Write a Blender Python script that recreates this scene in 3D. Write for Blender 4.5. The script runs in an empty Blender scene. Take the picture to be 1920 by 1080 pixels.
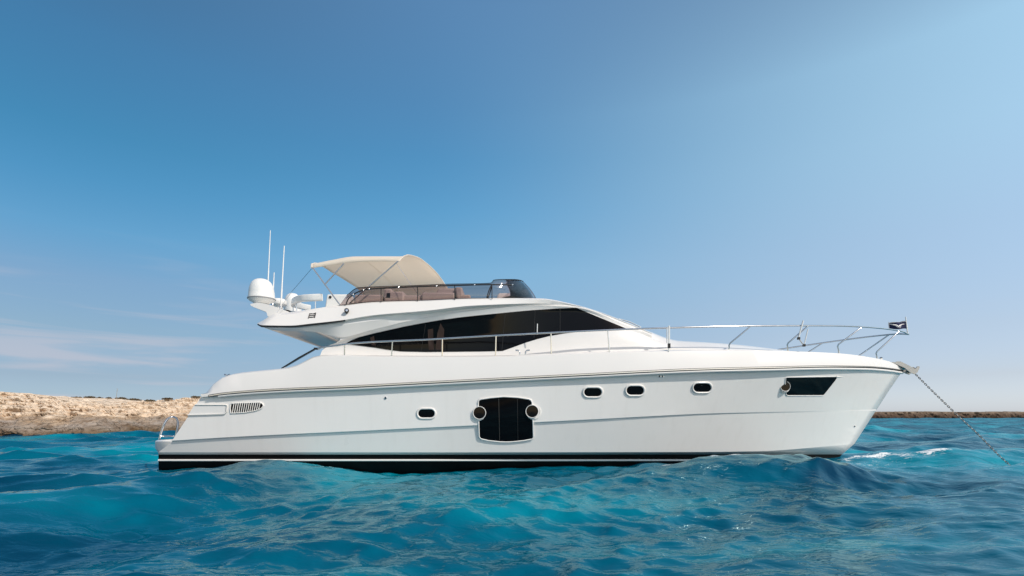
import bpy, bmesh, math, random
import numpy as np
from mathutils import Vector, Matrix
S = bpy.context.scene
R = math.radians
random.seed(7); RNG = np.random.RandomState(11)

# ------------------------------------------------------------------ camera, sky, sun, exposure
F, HZ, CZ, YC = 980.0, 778.0, 1.2, 13.4      # focal length in photo pixels, horizon row, eye height, distance of the boat's centreline
cam_d = bpy.data.cameras.new('camera'); cam = bpy.data.objects.new('camera', cam_d); S.collection.objects.link(cam)
cam_d.sensor_width = 36; cam_d.lens = F/1920*36; cam_d.shift_y = (HZ-540)/1920
cam_d.clip_start = .05; cam_d.clip_end = 30000
cam.location = (0, 0, CZ); cam.rotation_euler = (R(90), 0, 0)
S.camera = cam
SUN = Vector((0.60, -0.47, 0.64)).normalized()          # direction towards the sun
sd = bpy.data.lights.new('sun', 'SUN'); sd.energy = 3.5; sd.angle = R(0.53); sd.color = (1, .93, .84)
so = bpy.data.objects.new('sun', sd); S.collection.objects.link(so)
so.rotation_euler = SUN.to_track_quat('Z', 'Y').to_euler(); so.location = (20, -20, 25)
W = bpy.data.worlds.new('World'); S.world = W; W.use_nodes = True
wn, wl = W.node_tree.nodes, W.node_tree.links
wn.clear()
def WN(t, **k):
    n = wn.new(t)
    for a, b in k.items(): setattr(n, a, b)
    return n
sky = WN('ShaderNodeTexSky', sky_type='NISHITA', sun_disc=False)
sky.sun_elevation = math.asin(SUN.z); sky.sun_rotation = math.atan2(SUN.x, SUN.y)
sky.air_density = 1.0; sky.dust_density = 0.4; sky.ozone_density = 2.0; sky.altitude = 0
tc = WN('ShaderNodeTexCoord'); sp = WN('ShaderNodeSeparateXYZ'); wl.new(tc.outputs['Generated'], sp.inputs[0])
# tint of the air by elevation (marine haze near the horizon) and towards the right
def set_ramp(r, st):
    e = r.color_ramp.elements
    while len(e) > 1: e.remove(e[-1])
    e[0].position = st[0][0]; e[0].color = (*st[0][1], 1)
    for p, c in st[1:]:
        k = e.new(p); k.color = (*c, 1)
# clarity of the air over elevation: left, middle and right of the view, neutral overhead
LFT = [(0.013, (0.586, 0.769, 1.197)), (0.058, (0.591, 0.662, 0.881)), (0.131, (0.769, 0.838, 0.894)), (0.202, (0.87, 1.006, 1.055)), (0.269, (0.677, 1.176, 1.265)), (0.334, (0.537, 1.209, 1.326)), (0.393, (0.477, 1.218, 1.324)), (0.499, (0.601, 1.277, 1.409)), (0.8, (1, 1, 1))]
MID = [(0.013, (0.781, 0.988, 1.555)), (0.079, (0.845, 0.921, 1.143)), (0.179, (1.12, 1.271, 1.286)), (0.264, (1.276, 1.715, 1.663)), (0.36, (0.989, 1.788, 1.848)), (0.438, (0.926, 1.792, 1.894)), (0.508, (1.111, 1.854, 1.946)), (0.617, (1.51, 2.127, 2.164)), (0.85, (1, 1, 1))]
RGT = [(0.01, (1.349, 1.512, 2.191)), (0.058, (1.417, 1.343, 1.612)), (0.131, (1.821, 1.615, 1.607)), (0.269, (2.549, 2.336, 2.025)), (0.393, (3.257, 3.151, 2.477)), (0.494, (3.662, 3.63, 2.756)), (0.8, (1.2, 1.2, 1.2))]
def air(st):
    r = WN('ShaderNodeValToRGB'); r.color_ramp.interpolation = 'B_SPLINE' if False else 'LINEAR'; wl.new(sp.outputs['Z'], r.inputs[0]); set_ramp(r, [(p, tuple(v/4 for v in c)) for p, c in st]); return r.outputs[0]
def mrange(src, a, b, c=0., d=1., smooth=False):
    n = WN('ShaderNodeMapRange', interpolation_type='SMOOTHSTEP' if smooth else 'LINEAR')
    for i, v in enumerate((a, b, c, d)): n.inputs[i+1].default_value = v
    wl.new(src, n.inputs[0]); return n.outputs[0]
def cmixn(f, a, b, mode='MIX'):
    n = WN('ShaderNodeMix', data_type='RGBA', blend_type=mode)
    for k, v in ((0, f), (6, a), (7, b)):
        if isinstance(v, (int, float)): n.inputs[k].default_value = v
        elif isinstance(v, tuple): n.inputs[k].default_value = (*v, 1)
        else: wl.new(v, n.inputs[k])
    return n.outputs[2]
aL = cmixn(mrange(sp.outputs['X'], -.69, .05, smooth=True), air(LFT), air(MID))
aR = cmixn(mrange(sp.outputs['X'], -.18, .69, smooth=True), aL, air(RGT))
aF = cmixn(mrange(sp.outputs['Y'], .35, -.25, smooth=True), aR, (.60, .475, .385))  # behind the camera: sky brightened and warmed, added fill for the hull's shaded parts
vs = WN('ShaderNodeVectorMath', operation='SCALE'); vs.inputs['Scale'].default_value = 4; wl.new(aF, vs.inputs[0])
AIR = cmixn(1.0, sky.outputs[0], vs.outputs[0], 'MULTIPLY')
# thin clouds low in the sky: noise over direction projected on a high layer
def WM(op, a, b=None, c=None):
    n = WN('ShaderNodeMath', operation=op)
    for i, v in enumerate((a, b, c)):
        if v is None: continue
        if isinstance(v, (int, float)): n.inputs[i].default_value = v
        else: wl.new(v, n.inputs[i])
    return n.outputs[0]
cv = WN('ShaderNodeCombineXYZ')
wl.new(WM('MULTIPLY', sp.outputs['X'], 2.6), cv.inputs[0]); wl.new(WM('MULTIPLY', sp.outputs['Z'], 30.0), cv.inputs[1])
wl.new(WM('MULTIPLY', WM('MULTIPLY', sp.outputs['X'], 1.0), 2.0), cv.inputs[2])
cn = WN('ShaderNodeTexNoise'); cn.inputs['Scale'].default_value = 1.3; cn.inputs['Detail'].default_value = 8; cn.inputs['Distortion'].default_value = .5
wl.new(cv.outputs[0], cn.inputs['Vector'])
cr = WN('ShaderNodeMapRange', interpolation_type='SMOOTHSTEP'); cr.inputs[1].default_value = .52; cr.inputs[2].default_value = .72
wl.new(cn.outputs[0], cr.inputs[0])
zb = WN('ShaderNodeMapRange', interpolation_type='SMOOTHSTEP'); zb.inputs[1].default_value = .02; zb.inputs[2].default_value = .30; zb.inputs[3].default_value = 1; zb.inputs[4].default_value = 0
wl.new(sp.outputs['Z'], zb.inputs[0])
lb = WN('ShaderNodeMapRange', interpolation_type='SMOOTHSTEP'); lb.inputs[1].default_value = -.58; lb.inputs[2].default_value = -.28; lb.inputs[3].default_value = .62; lb.inputs[4].default_value = 0.04
wl.new(sp.outputs['X'], lb.inputs[0])
cm = WM('MULTIPLY', WM('MULTIPLY', cr.outputs[0], zb.outputs[0]), lb.outputs[0])
cmix = WN('ShaderNodeMix', data_type='RGBA'); cmix.inputs[7].default_value = (6.9, 6.7, 7.5, 1)
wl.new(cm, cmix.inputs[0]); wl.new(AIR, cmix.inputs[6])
bg = WN('ShaderNodeBackground'); bg.inputs[1].default_value = .085
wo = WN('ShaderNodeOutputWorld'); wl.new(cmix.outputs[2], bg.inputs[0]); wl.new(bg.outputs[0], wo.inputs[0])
S.view_settings.view_transform = 'Standard'; S.view_settings.look = 'None'; S.view_settings.gamma = 1
S.view_settings.use_curve_mapping = False; S.view_settings.exposure = 0.0
S.cycles.max_bounces = 8; S.cycles.transparent_max_bounces = 12

# ------------------------------------------------------------------ materials
def mat(name, col, rough=.5, metal=0., spec=.5, coat=0., var=0., vscale=3., bump=0., bscale=20., ior=1.45):
    m = bpy.data.materials.new(name); m.use_nodes = True
    nt = m.node_tree; b = nt.nodes['Principled BSDF']
    b.inputs['Base Color'].default_value = (*col, 1); b.inputs['Roughness'].default_value = rough
    b.inputs['Metallic'].default_value = metal; b.inputs['Specular IOR Level'].default_value = spec; b.inputs['IOR'].default_value = ior
    b.inputs['Coat Weight'].default_value = coat; b.inputs['Coat Roughness'].default_value = .04
    t = nt.nodes.new('ShaderNodeTexCoord')
    if var:
        n = nt.nodes.new('ShaderNodeTexNoise'); n.inputs['Scale'].default_value = vscale; n.inputs['Detail'].default_value = 6
        nt.links.new(t.outputs['Object'], n.inputs['Vector'])
        mx = nt.nodes.new('ShaderNodeMix'); mx.data_type = 'RGBA'
        mx.inputs[6].default_value = (*[c*(1-var) for c in col], 1); mx.inputs[7].default_value = (*[min(1, c*(1+var)) for c in col], 1)
        nt.links.new(n.outputs[0], mx.inputs[0]); nt.links.new(mx.outputs[2], b.inputs['Base Color'])
        mr = nt.nodes.new('ShaderNodeMapRange'); mr.inputs[3].default_value = max(.02, rough-.06); mr.inputs[4].default_value = rough+.08
        nt.links.new(n.outputs[0], mr.inputs[0]); nt.links.new(mr.outputs[0], b.inputs['Roughness'])
    if bump:
        n = nt.nodes.new('ShaderNodeTexNoise'); n.inputs['Scale'].default_value = bscale; n.inputs['Detail'].default_value = 3
        nt.links.new(t.outputs['Object'], n.inputs['Vector'])
        bp = nt.nodes.new('ShaderNodeBump'); bp.inputs['Strength'].default_value = bump; bp.inputs['Distance'].default_value = .02
        nt.links.new(n.outputs[0], bp.inputs['Height']); nt.links.new(bp.outputs[0], b.inputs['Normal'])
    return m
M = {}
def streaks(m, amt=.05):
    nt = m.node_tree; N, L = nt.nodes, nt.links; b = N['Principled BSDF']; src = b.inputs['Base Color'].links[0].from_socket
    t = N.new('ShaderNodeTexCoord'); mp = N.new('ShaderNodeMapping'); mp.inputs['Scale'].default_value = (5, 5, .35); L.new(t.outputs['Object'], mp.inputs[0])
    n = N.new('ShaderNodeTexNoise'); n.inputs['Scale'].default_value = 1.5; n.inputs['Detail'].default_value = 5; L.new(mp.outputs[0], n.inputs[0])
    r = N.new('ShaderNodeMapRange'); r.inputs[1].default_value = .52; r.inputs[2].default_value = .80; r.inputs[4].default_value = amt*3; L.new(n.outputs[0], r.inputs[0])
    x = N.new('ShaderNodeMix'); x.data_type = 'RGBA'; L.new(r.outputs[0], x.inputs[0]); L.new(src, x.inputs[6]); x.inputs[7].default_value = (.62, .60, .55, 1); L.new(x.outputs[2], b.inputs['Base Color'])
M['white'] = mat('gelcoat_white', (.79, .768, .738), .32, coat=.5, var=.02, vscale=1.2, bump=.02, bscale=2.5)
M['hull'] = mat('hull_paint', (.82, .80, .775), .30, coat=.8, var=.025, vscale=.8, bump=.03, bscale=1.6)
streaks(M['hull'])
M['black'] = mat('antifouling_black', (.007, .006, .006), .5, spec=.15, var=.5, vscale=6, bump=.2, bscale=30)
M['gloss'] = mat('stripe_black', (.006, .006, .008), .12, spec=.5)
M['window'] = mat('dark_window', (.003, .003, .0035), .07, spec=.22)
M['steel'] = mat('polished_steel', (.72, .72, .72), .16, metal=1, var=.05, vscale=8)
M['rubber'] = mat('black_rubber', (.015, .015, .016), .5)
M['curtain'] = mat('curtain_brown', (.022, .009, .005), .6, var=.3, vscale=9)
M['plastic'] = mat('white_plastic', (.78, .78, .76), .4, var=.03)
M['cushion'] = mat('seat_vinyl', (.50, .44, .41), .55, var=.08, bump=.15, bscale=8)
M['galv'] = mat('galvanised_metal', (.42, .41, .39), .45, metal=.6, var=.25, vscale=30, bump=.2, bscale=60)
M['navy'] = mat('navy_cloth', (.008, .012, .06), .8, var=.15, vscale=20)
M['grey'] = mat('grey_print', (.30, .31, .32), .6)
M['dark_trim'] = mat('dark_trim', (.045, .043, .04), .4)
M['chain'] = mat('chain_metal', (.22, .21, .20), .45, metal=.6, var=.3, vscale=30)
M['bush'] = mat('dry_bush', (.10, .075, .04), .9, var=.5, vscale=6)
M['pole'] = mat('weathered_pole', (.30, .27, .22), .8, var=.2)
def glass_mat(name, tint, gloss=.10):
    m = bpy.data.materials.new(name); m.use_nodes = True; nt = m.node_tree; nt.nodes.clear()
    tr = nt.nodes.new('ShaderNodeBsdfTransparent'); tr.inputs[0].default_value = (*tint, 1)
    gl = nt.nodes.new('ShaderNodeBsdfGlossy'); gl.inputs['Roughness'].default_value = .04
    fr = nt.nodes.new('ShaderNodeFresnel'); fr.inputs[0].default_value = 1.45
    nz = nt.nodes.new('ShaderNodeTexNoise'); nz.inputs['Scale'].default_value = 1.5
    mp = nt.nodes.new('ShaderNodeMapRange'); mp.inputs[3].default_value = .8; mp.inputs[4].default_value = 1.2
    mu = nt.nodes.new('ShaderNodeMath'); mu.operation = 'MULTIPLY'
    mx = nt.nodes.new('ShaderNodeMixShader'); o = nt.nodes.new('ShaderNodeOutputMaterial')
    nt.links.new(nz.outputs[0], mp.inputs[0]); nt.links.new(mp.outputs[0], mu.inputs[0]); nt.links.new(fr.outputs[0], mu.inputs[1])
    nt.links.new(mu.outputs[0], mx.inputs[0]); nt.links.new(tr.outputs[0], mx.inputs[1]); nt.links.new(gl.outputs[0], mx.inputs[2]); nt.links.new(mx.outputs[0], o.inputs[0])
    return m
M['tint'] = glass_mat('tinted_acrylic', (.765, .70, .69))
def canvas_mat():
    m = mat('canopy_canvas', (.90, .85, .77), .85, var=.05, vscale=2, bump=.1, bscale=60); nt = m.node_tree
    b = nt.nodes['Principled BSDF']; o = nt.nodes['Material Output']
    t = nt.nodes.new('ShaderNodeBsdfTranslucent'); t.inputs[0].default_value = (.97, .88, .76, 1)
    mx = nt.nodes.new('ShaderNodeMixShader'); mx.inputs[0].default_value = .5
    nt.links.new(b.outputs[0], mx.inputs[1]); nt.links.new(t.outputs[0], mx.inputs[2]); nt.links.new(mx.outputs[0], o.inputs['Surface'])
    return m
M['canvas'] = canvas_mat()

# ------------------------------------------------------------------ helpers
def P(px, py, Y): return Vector(((px-960)*Y/F, Y, CZ+(HZ-py)*Y/F))
def PB(px, py, b): return P(px, py, YC-b)
def empty(name, loc, label=None, cat=None, group=None, parent=None):
    o = bpy.data.objects.new(name, None); S.collection.objects.link(o); o.location = loc; o.empty_display_size = .3
    if label: o['label'] = label
    if cat: o['category'] = cat
    if group: o['group'] = group
    if parent: o.parent = parent
    return o
def world_loc(o):
    v = Vector((0, 0, 0))
    while o: v += o.location; o = o.parent
    return v
def mesh_obj(name, verts, faces, m, parent=None, smooth=True, angle=32, origin=None, recalc=True, merge=True):
    org = Vector(origin) if origin is not None else (world_loc(parent) if parent else Vector((0, 0, 0)))
    me = bpy.data.meshes.new(name)
    me.from_pydata([tuple(Vector(v)-org) for v in verts], [], faces)
    if recalc:
        bm = bmesh.new(); bm.from_mesh(me)
        if merge: bmesh.ops.remove_doubles(bm, verts=bm.verts, dist=1e-5)
        bmesh.ops.recalc_face_normals(bm, faces=bm.faces); bm.to_mesh(me); bm.free()
    me.materials.append(m)
    if smooth:
        me.polygons.foreach_set('use_smooth', [True]*len(me.polygons)); me.set_sharp_from_angle(angle=R(angle))
    o = bpy.data.objects.new(name, me); S.collection.objects.link(o)
    o.location = org - (world_loc(parent) if parent else Vector((0, 0, 0)))
    if parent: o.parent = parent
    return o
def pchip(x, y, xi):
    x = np.asarray(x, float); y = np.asarray(y, float); h = np.diff(x); d = np.diff(y)/h
    m = np.zeros(len(x)); m[0] = d[0]; m[-1] = d[-1]
    for i in range(1, len(x)-1):
        if d[i-1]*d[i] > 0:
            w1 = 2*h[i]+h[i-1]; w2 = h[i]+2*h[i-1]; m[i] = (w1+w2)/(w1/d[i-1]+w2/d[i])
    xi = np.asarray(xi, float); k = np.clip(np.searchsorted(x, xi, 'right')-1, 0, len(x)-2)
    t = np.clip((xi-x[k])/h[k], 0, 1)
    return ((2*t**3-3*t**2+1)*y[k]+(t**3-2*t**2+t)*h[k]*m[k]+(-2*t**3+3*t**2)*y[k+1]+(t**3-t**2)*h[k]*m[k+1])
def smooth_curve(pts, n, us=None):
    """pts: k-tuples of floats; resample by chord length of the first two coordinates"""
    a = np.array(pts, float); c = np.r_[0, np.cumsum(np.hypot(np.diff(a[:, 0]), np.diff(a[:, 1])))]; c /= c[-1]
    us = np.linspace(0, 1, n) if us is None else us
    return np.stack([pchip(c, a[:, i], us) for i in range(a.shape[1])], 1)
def grid_faces(nr, nc, off=0, closed=False):
    f = []
    for r in range(nr-1):
        for c in range(nc-1): a = off+r*nc+c; f.append((a, a+1, a+nc+1, a+nc))
        if closed: a = off+r*nc; f.append((a+nc-1, a, a+nc, a+2*nc-1))
    return f
def ring_body(name, rows, us, m, parent, cap=True, angle=32, crown=0., sharp=()):
    """rows: curves (px,py,b) from top to bottom on the near side; mirrored about the centreline into a closed body"""
    R_ = [smooth_curve(r, 0, us) for r in rows]
    near = [[PB(*p) for p in r] for r in R_]
    far = [[Vector((v.x, 2*YC-v.y, v.z)) for v in r] for r in near]
    loops = near + far[::-1]
    if crown:
        mid = [Vector((v.x, YC, v.z+crown)) for v in near[0]]; q1 = [Vector((v.x, YC-(YC-v.y)*.5, v.z+crown*.75)) for v in near[0]]
        q2 = [Vector((v.x, YC+(YC-v.y)*.5, v.z+crown*.75)) for v in near[0]]
        loops = loops + [q2, mid, q1]
    n = len(us); L = len(loops); V = [loops[j][i] for i in range(n) for j in range(L)]
    Fc = grid_faces(n, L, closed=True)
    if cap: Fc.append(tuple(range(L-1, -1, -1))); Fc.append(tuple(range((n-1)*L, n*L)))
    o = mesh_obj(name, V, Fc, m, parent, angle=angle, merge=not sharp)
    if sharp:
        js = set(sharp) | {2*len(rows)-1-j for j in sharp}; at = o.data.attributes.get('sharp_edge') or o.data.attributes.new('sharp_edge', 'BOOLEAN', 'EDGE')
        for e in o.data.edges:
            a, b = e.vertices
            if a % L == b % L and a % L in js: at.data[e.index].value = True
    return o
def sweep_frames(pts, closed):
    n = len(pts); T = []
    for i in range(n):
        a = pts[(i-1) % n] if (closed or i > 0) else pts[i]; b = pts[(i+1) % n] if (closed or i < n-1) else pts[i]
        T.append((b-a).normalized())
    up = Vector((0, 0, 1)) if abs(T[0].z) < .9 else Vector((0, 1, 0))
    N = [(up-T[0]*up.dot(T[0])).normalized()]
    for i in range(1, n):
        v = N[-1]-T[i]*N[-1].dot(T[i]); N.append(v.normalized())
    return T, N
def tube_geo(pts, r, closed=False, seg=8, rz=None, V=None, Fc=None, sq=1.):
    V = [] if V is None else V; Fc = [] if Fc is None else Fc
    pts = [Vector(p) for p in pts]; T, N = sweep_frames(pts, closed); off = len(V)
    rr = r if isinstance(r, (list, tuple)) else [r]*len(pts)
    for i, p in enumerate(pts):
        B = T[i].cross(N[i])
        for k in range(seg):
            a = 2*math.pi*k/seg; ca, sa = math.cos(a), math.sin(a); ca = math.copysign(abs(ca)**sq, ca); sa = math.copysign(abs(sa)**sq, sa); V.append(p+N[i]*(ca*(rz or rr[i]))+B*(sa*rr[i]))
    Fc += grid_faces(len(pts), seg, off, closed=True)
    if closed:
        a = off+(len(pts)-1)*seg
        # match the seam by nearest start
        for k in range(seg): Fc.append((a+k, a+(k+1) % seg, off+(k+1) % seg, off+k))
    else:
        Fc.append(tuple(off+k for k in range(seg-1, -1, -1))); Fc.append(tuple(off+(len(pts)-1)*seg+k for k in range(seg)))
    return V, Fc
def tube(name, pts, r, m, parent=None, closed=False, seg=8, rz=None, **k):
    V, Fc = tube_geo(pts, r, closed, seg, rz); return mesh_obj(name, V, Fc, m, parent, angle=50, **k)
def lathe_geo(c, prof, seg=28, axis=Vector((0, 0, 1)), V=None, Fc=None):
    V = [] if V is None else V; Fc = [] if Fc is None else Fc; off = len(V)
    q = axis.to_track_quat('Z', 'Y')
    for r, z in prof:
        for k in range(seg):
            a = 2*math.pi*k/seg; V.append(Vector(c)+q @ Vector((r*math.cos(a), r*math.sin(a), z)))
    Fc += grid_faces(len(prof), seg, off, closed=True)
    Fc.append(tuple(off+k for k in range(seg-1, -1, -1))); Fc.append(tuple(off+(len(prof)-1)*seg+k for k in range(seg)))
    return V, Fc
def lathe(name, c, prof, m, parent, **k):
    V, Fc = lathe_geo(c, prof, **k); return mesh_obj(name, V, Fc, m, parent, angle=35)
def box_geo(c, s, V, Fc, rot=None):
    off = len(V); c = Vector(c)
    for sx in (-1, 1):
        for sy in (-1, 1):
            for sz in (-1, 1):
                v = Vector((sx*s[0]/2, sy*s[1]/2, sz*s[2]/2)); V.append(c+(rot @ v if rot else v))
    for f in ((0, 1, 3, 2), (4, 6, 7, 5), (0, 4, 5, 1), (2, 3, 7, 6), (0, 2, 6, 4), (1, 5, 7, 3)): Fc.append(tuple(off+i for i in f))
    return V, Fc
def bevel(o, w=.01, seg=2):
    b = o.modifiers.new('bevel', 'BEVEL'); b.width = w; b.segments = seg; b.limit_method = 'ANGLE'; b.angle_limit = R(35); return o
def span(poly, x):
    ys = []; n = len(poly); lo = min(p[0] for p in poly); hi = max(p[0] for p in poly); x = min(max(x, lo+.01), hi-.01)
    for i in range(n):
        (x0, y0), (x1, y1) = poly[i][:2], poly[(i+1) % n][:2]
        if abs(x1-x0) < 1e-9:
            if abs(x-x0) < 1e-6: ys += [y0, y1]
        elif min(x0, x1)-1e-6 <= x <= max(x0, x1)+1e-6: ys.append(y0+(y1-y0)*(x-x0)/(x1-x0))
    return min(ys), max(ys)
def patch(name, poly, bf, proud, m, parent, nrow=6, step=8., depth=.03, **k):
    """a slab whose outline is poly (photo pixels) lying on the surface b = bf(px,py), standing proud of it"""
    xs = sorted(set([round(p[0], 3) for p in poly])); full = []
    for a, b in zip(xs[:-1], xs[1:]):
        q = max(1, int((b-a)/step)); full += [a+(b-a)*i/q for i in range(q)]
    full.append(xs[-1]); V, Fc = [], []; nr = nrow+1
    for lay in (proud, -depth):
        for x in full:
            e = 1e-4 if x == full[0] else (-1e-4 if x == full[-1] else 0)
            y0, y1 = span(poly, x+e)
            if y1-y0 < .02: y1 = y0+.02
            for r in range(nr):
                y = y0+(y1-y0)*r/nrow; V.append(PB(x, y, bf(x, y)+lay))
    nc = len(full); o2 = nc*nr
    Fc += grid_faces(nc, nr) + [tuple(reversed(f)) for f in grid_faces(nc, nr, o2)]
    for i in range(nc-1):
        a, b = i*nr, (i+1)*nr; Fc.append((a, a+o2, b+o2, b)); a, b = a+nrow, b+nrow; Fc.append((b, b+o2, a+o2, a))
    for j in range(nrow):
        Fc.append((j, j+1, j+1+o2, j+o2)); a = (nc-1)*nr+j; Fc.append((a+1, a, a+o2, a+1+o2))
    return mesh_obj(name, V, Fc, m, parent, **k)
def rim(name, poly, bf, proud, r, m, parent, per=6):
    pts = []; n = len(poly)
    for i in range(n):
        a, b = poly[i], poly[(i+1) % n]; q = max(1, int(math.hypot(b[0]-a[0], b[1]-a[1])/per))
        for j in range(q):
            x = a[0]+(b[0]-a[0])*j/q; y = a[1]+(b[1]-a[1])*j/q; pts.append(PB(x, y, bf(x, y)+proud))
    return tube(name, pts, r, m, parent, closed=True, seg=8)
def slot(x0, y0, x1, y1, k=7):
    r = (y1-y0)/2; cy = (y0+y1)/2; p = []
    for i in range(k+1): a = -math.pi/2+math.pi*i/k; p.append((x1-r+r*math.cos(a), cy+r*math.sin(a)))
    for i in range(k+1): a = math.pi/2+math.pi*i/k; p.append((x0+r+r*math.cos(a), cy+r*math.sin(a)))
    return p
def circ(cx, cy, r, k=24): return [(cx+r*math.cos(2*math.pi*i/k), cy+r*math.sin(2*math.pi*i/k)) for i in range(k)]

from mathutils.bvhtree import BVHTree
def surf(o):
    """half-breadth of a built body where the sight line through photo pixel (px,py) meets its near side"""
    w = world_loc(o); t = BVHTree.FromPolygons([v.co+w for v in o.data.vertices], [tuple(p.vertices) for p in o.data.polygons])
    e = Vector((0, 0, CZ))
    def f(px, py):
        for dx, dy in ((0, 0), (0, 1), (0, -1), (2, 0), (-2, 0), (0, 3), (0, -3), (5, 0), (-5, 0)):
            h = t.ray_cast(e, (P(px+dx, py+dy, 10)-e).normalized())[0]
            if h is not None: return YC-h.y
        return 1.9
    return f
# ------------------------------------------------------------------ yacht: hull
yacht = empty('yacht', (0, YC, 0), 'long white flybridge motor yacht with dark windows anchored on the turquoise sea', 'yacht')
def lv(pts, B, s, e, tail=.05):
    """level line of the hull: photo curve + plan shape (full until s, then tapering to the stem)"""
    x0, x1 = pts[0][0], pts[-1][0]; out = []
    X = np.linspace(x0, x1, 60); Yv = pchip([p[0] for p in pts], [p[1] for p in pts], X)
    for x, y in zip(X, Yv):
        t = (x-x0)/(x1-x0); b = B*(1-max(0, (t-s)/(1-s))**e)
        if t < .25: b *= 1-tail*((.25-t)/.25)**2
        out.append((x, y, max(b, .015)))
    return out
RUB = [(378, 743), (400, 741), (700, 723.5), (1080, 704), (1317, 693), (1450, 690), (1552, 688), (1625, 689), (1669, 692.5), (1692, 696)]
GUN = [(386, 737), (405, 714.6), (424, 705), (436, 701), (528, 690.5), (554, 686.5), (572, 676), (598, 666), (641, 664.5), (700, 666), (830, 667), (941, 666),
       (1034, 662.5), (1143, 658.8), (1253, 656), (1366, 655), (1475, 658), (1574, 662.5), (1644, 672), (1676, 680.5), (1691, 690)]
KNU = [(323, 824), (448, 816.4), (700, 804.4), (892, 795), (1001, 789.5), (1120, 783.5), (1332, 773), (1500, 769), (1643, 765.5)]
CH = [(297, 848), (700, 848), (1300, 847.5), (1422, 846), (1539, 838), (1602, 832)]
BO = [(297, 852.5), (960, 852.5), (1300, 852), (1500, 852), (1579, 852)]
BW = [(297, 866), (960, 866), (1300, 865), (1500, 864), (1568, 863)]
LEV = [lv(RUB, 2.335, .42, 3.6), lv([(x-.3, y+2.2) for x, y in KNU], 2.27, .36, 3.1), lv([(x-.6, y+4.5) for x, y in KNU], 2.225, .36, 3.1), lv(CH, 2.13, .28, 2.8), lv(BO, 2.07, .25, 2.5)]
us = np.linspace(0, 1, 90)**.9
o = ring_body('hull', [LEV[0], [(p[0], p[1], p[2]) for p in LEV[1]], LEV[2], LEV[3], LEV[4]], us, M['hull'], yacht, angle=70, sharp=(1, 2, 3))
hull = o
KEEL = [(298, 905), (960, 905), (1400, 900), (1545, 885)]
ring_body('hull_bottom', [lv(BO, 2.067, .25, 2.5), lv(BW, 2.01, .25, 2.4), lv(KEEL, 1.5, .3, 1.7), lv([(x, y+22) for x, y in KEEL], .3, .3, 1.5)], us, M['black'], yacht)
bott = smooth_curve(lv([(x, y+10.4) for x, y in [(297, 852.5), (960, 852.5), (1300, 852.3), (1500, 852.1), (1572, 852)]], 2.035, .25, 2.48), 120)
V, Fc = [], []
tube_geo([PB(p[0], p[1], p[2]+.004) for p in bott], .017, V=V, Fc=Fc, seg=6, rz=.022)
mesh_obj('pinstripe', V, Fc, M['white'], hull)
hull_b = surf(hull)
# topsides moulding above the rubbing strake
TB = lv([(x, y+1.5) for x, y in RUB], 2.40, .42, 3.6)
TM = lv([(x-2 if x < 1600 else x, y-4) for x, y in RUB], 2.40, .42, 3.6)
GU = lv(GUN, 2.30, .42, 3.6)
U1 = lv([(x, y+1.6) for x, y in RUB], 2.2, .42, 3.6)
ring_body('topsides', [lv([(x+1, y+3) for x, y in GUN], 2.1, .42, 3.6), lv([(x, y+.2) for x, y in GUN], 2.24, .42, 3.6), lv([(x, y+2.5) for x, y in GUN], 2.30, .42, 3.6), TM, TB, U1], us, M['white'], yacht, angle=40)
rub = smooth_curve(lv([(x+14 if x < 380 else x, y-.5) for x, y in RUB], 2.415, .42, 3.6), 140)
ro = tube('rub_rail', [PB(*p) for p in rub], .028, M['rubber'], yacht, seg=8)
tube('rub_rail_trim', [PB(p[0], p[1]-.4, p[2]+.022) for p in rub], .014, M['steel'], ro, seg=6)
tube('gunwale_moulding', [PB(p[0], p[1]+3.6, p[2]-.02) for p in rub[2:]], .035, M['white'], ro, seg=8)
# swim platform
pv = [[(292, 826.5, 1.8), (296, 825, 1.93), (310, 824.6, 2.10), (326, 824, 2.10), (345, 823, 1.95)], [(290.5, 832, 1.84), (292, 828, 1.95), (310, 827.5, 2.11), (326, 828, 2.10), (345, 828, 1.98)],
      [(291, 841, 1.84), (293, 843, 1.93), (310, 844, 2.03), (326, 846, 1.99), (345, 846, 1.9)], [(297, 849, 1.75), (299, 848.5, 1.93), (310, 849, 1.97), (326, 849, 1.97), (345, 849, 1.85)]]
sp_ = ring_body('swim_platform', pv, np.linspace(0, 1, 14), M['hull'], yacht)
hoop = smooth_curve([(299, 824, 11.9), (302, 812, 11.9), (307, 798, 11.9), (315, 785, 11.95), (324, 781.5, 12.0), (330, 784, 12.1), (333.4, 791, 12.15), (332, 806, 12.2), (329, 823, 12.2)], 30)
tube('platform_handrail', [P(*p) for p in hoop], .021, M['steel'], sp_, seg=8)
tube('platform_handrail', [P(301, 818, 11.9), P(316, 817, 12.0), P(329, 818, 12.2)], .014, M['steel'], sp_, seg=8)
# recessed panel by the stern and its lips
patch('stern_panel', [(364, 760), (424, 760), (421.5, 775.5), (353.5, 777)], hull_b, .012, M['hull'], hull, nrow=3)
tube('stern_panel_lip', [PB(x, y, hull_b(x, y)+.016) for x, y in [(352, 778), (390, 777), (421, 776), (424.5, 772), (426, 760), (423, 758.8), (366, 759)]], .016, M['white'], hull, seg=6)
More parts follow.
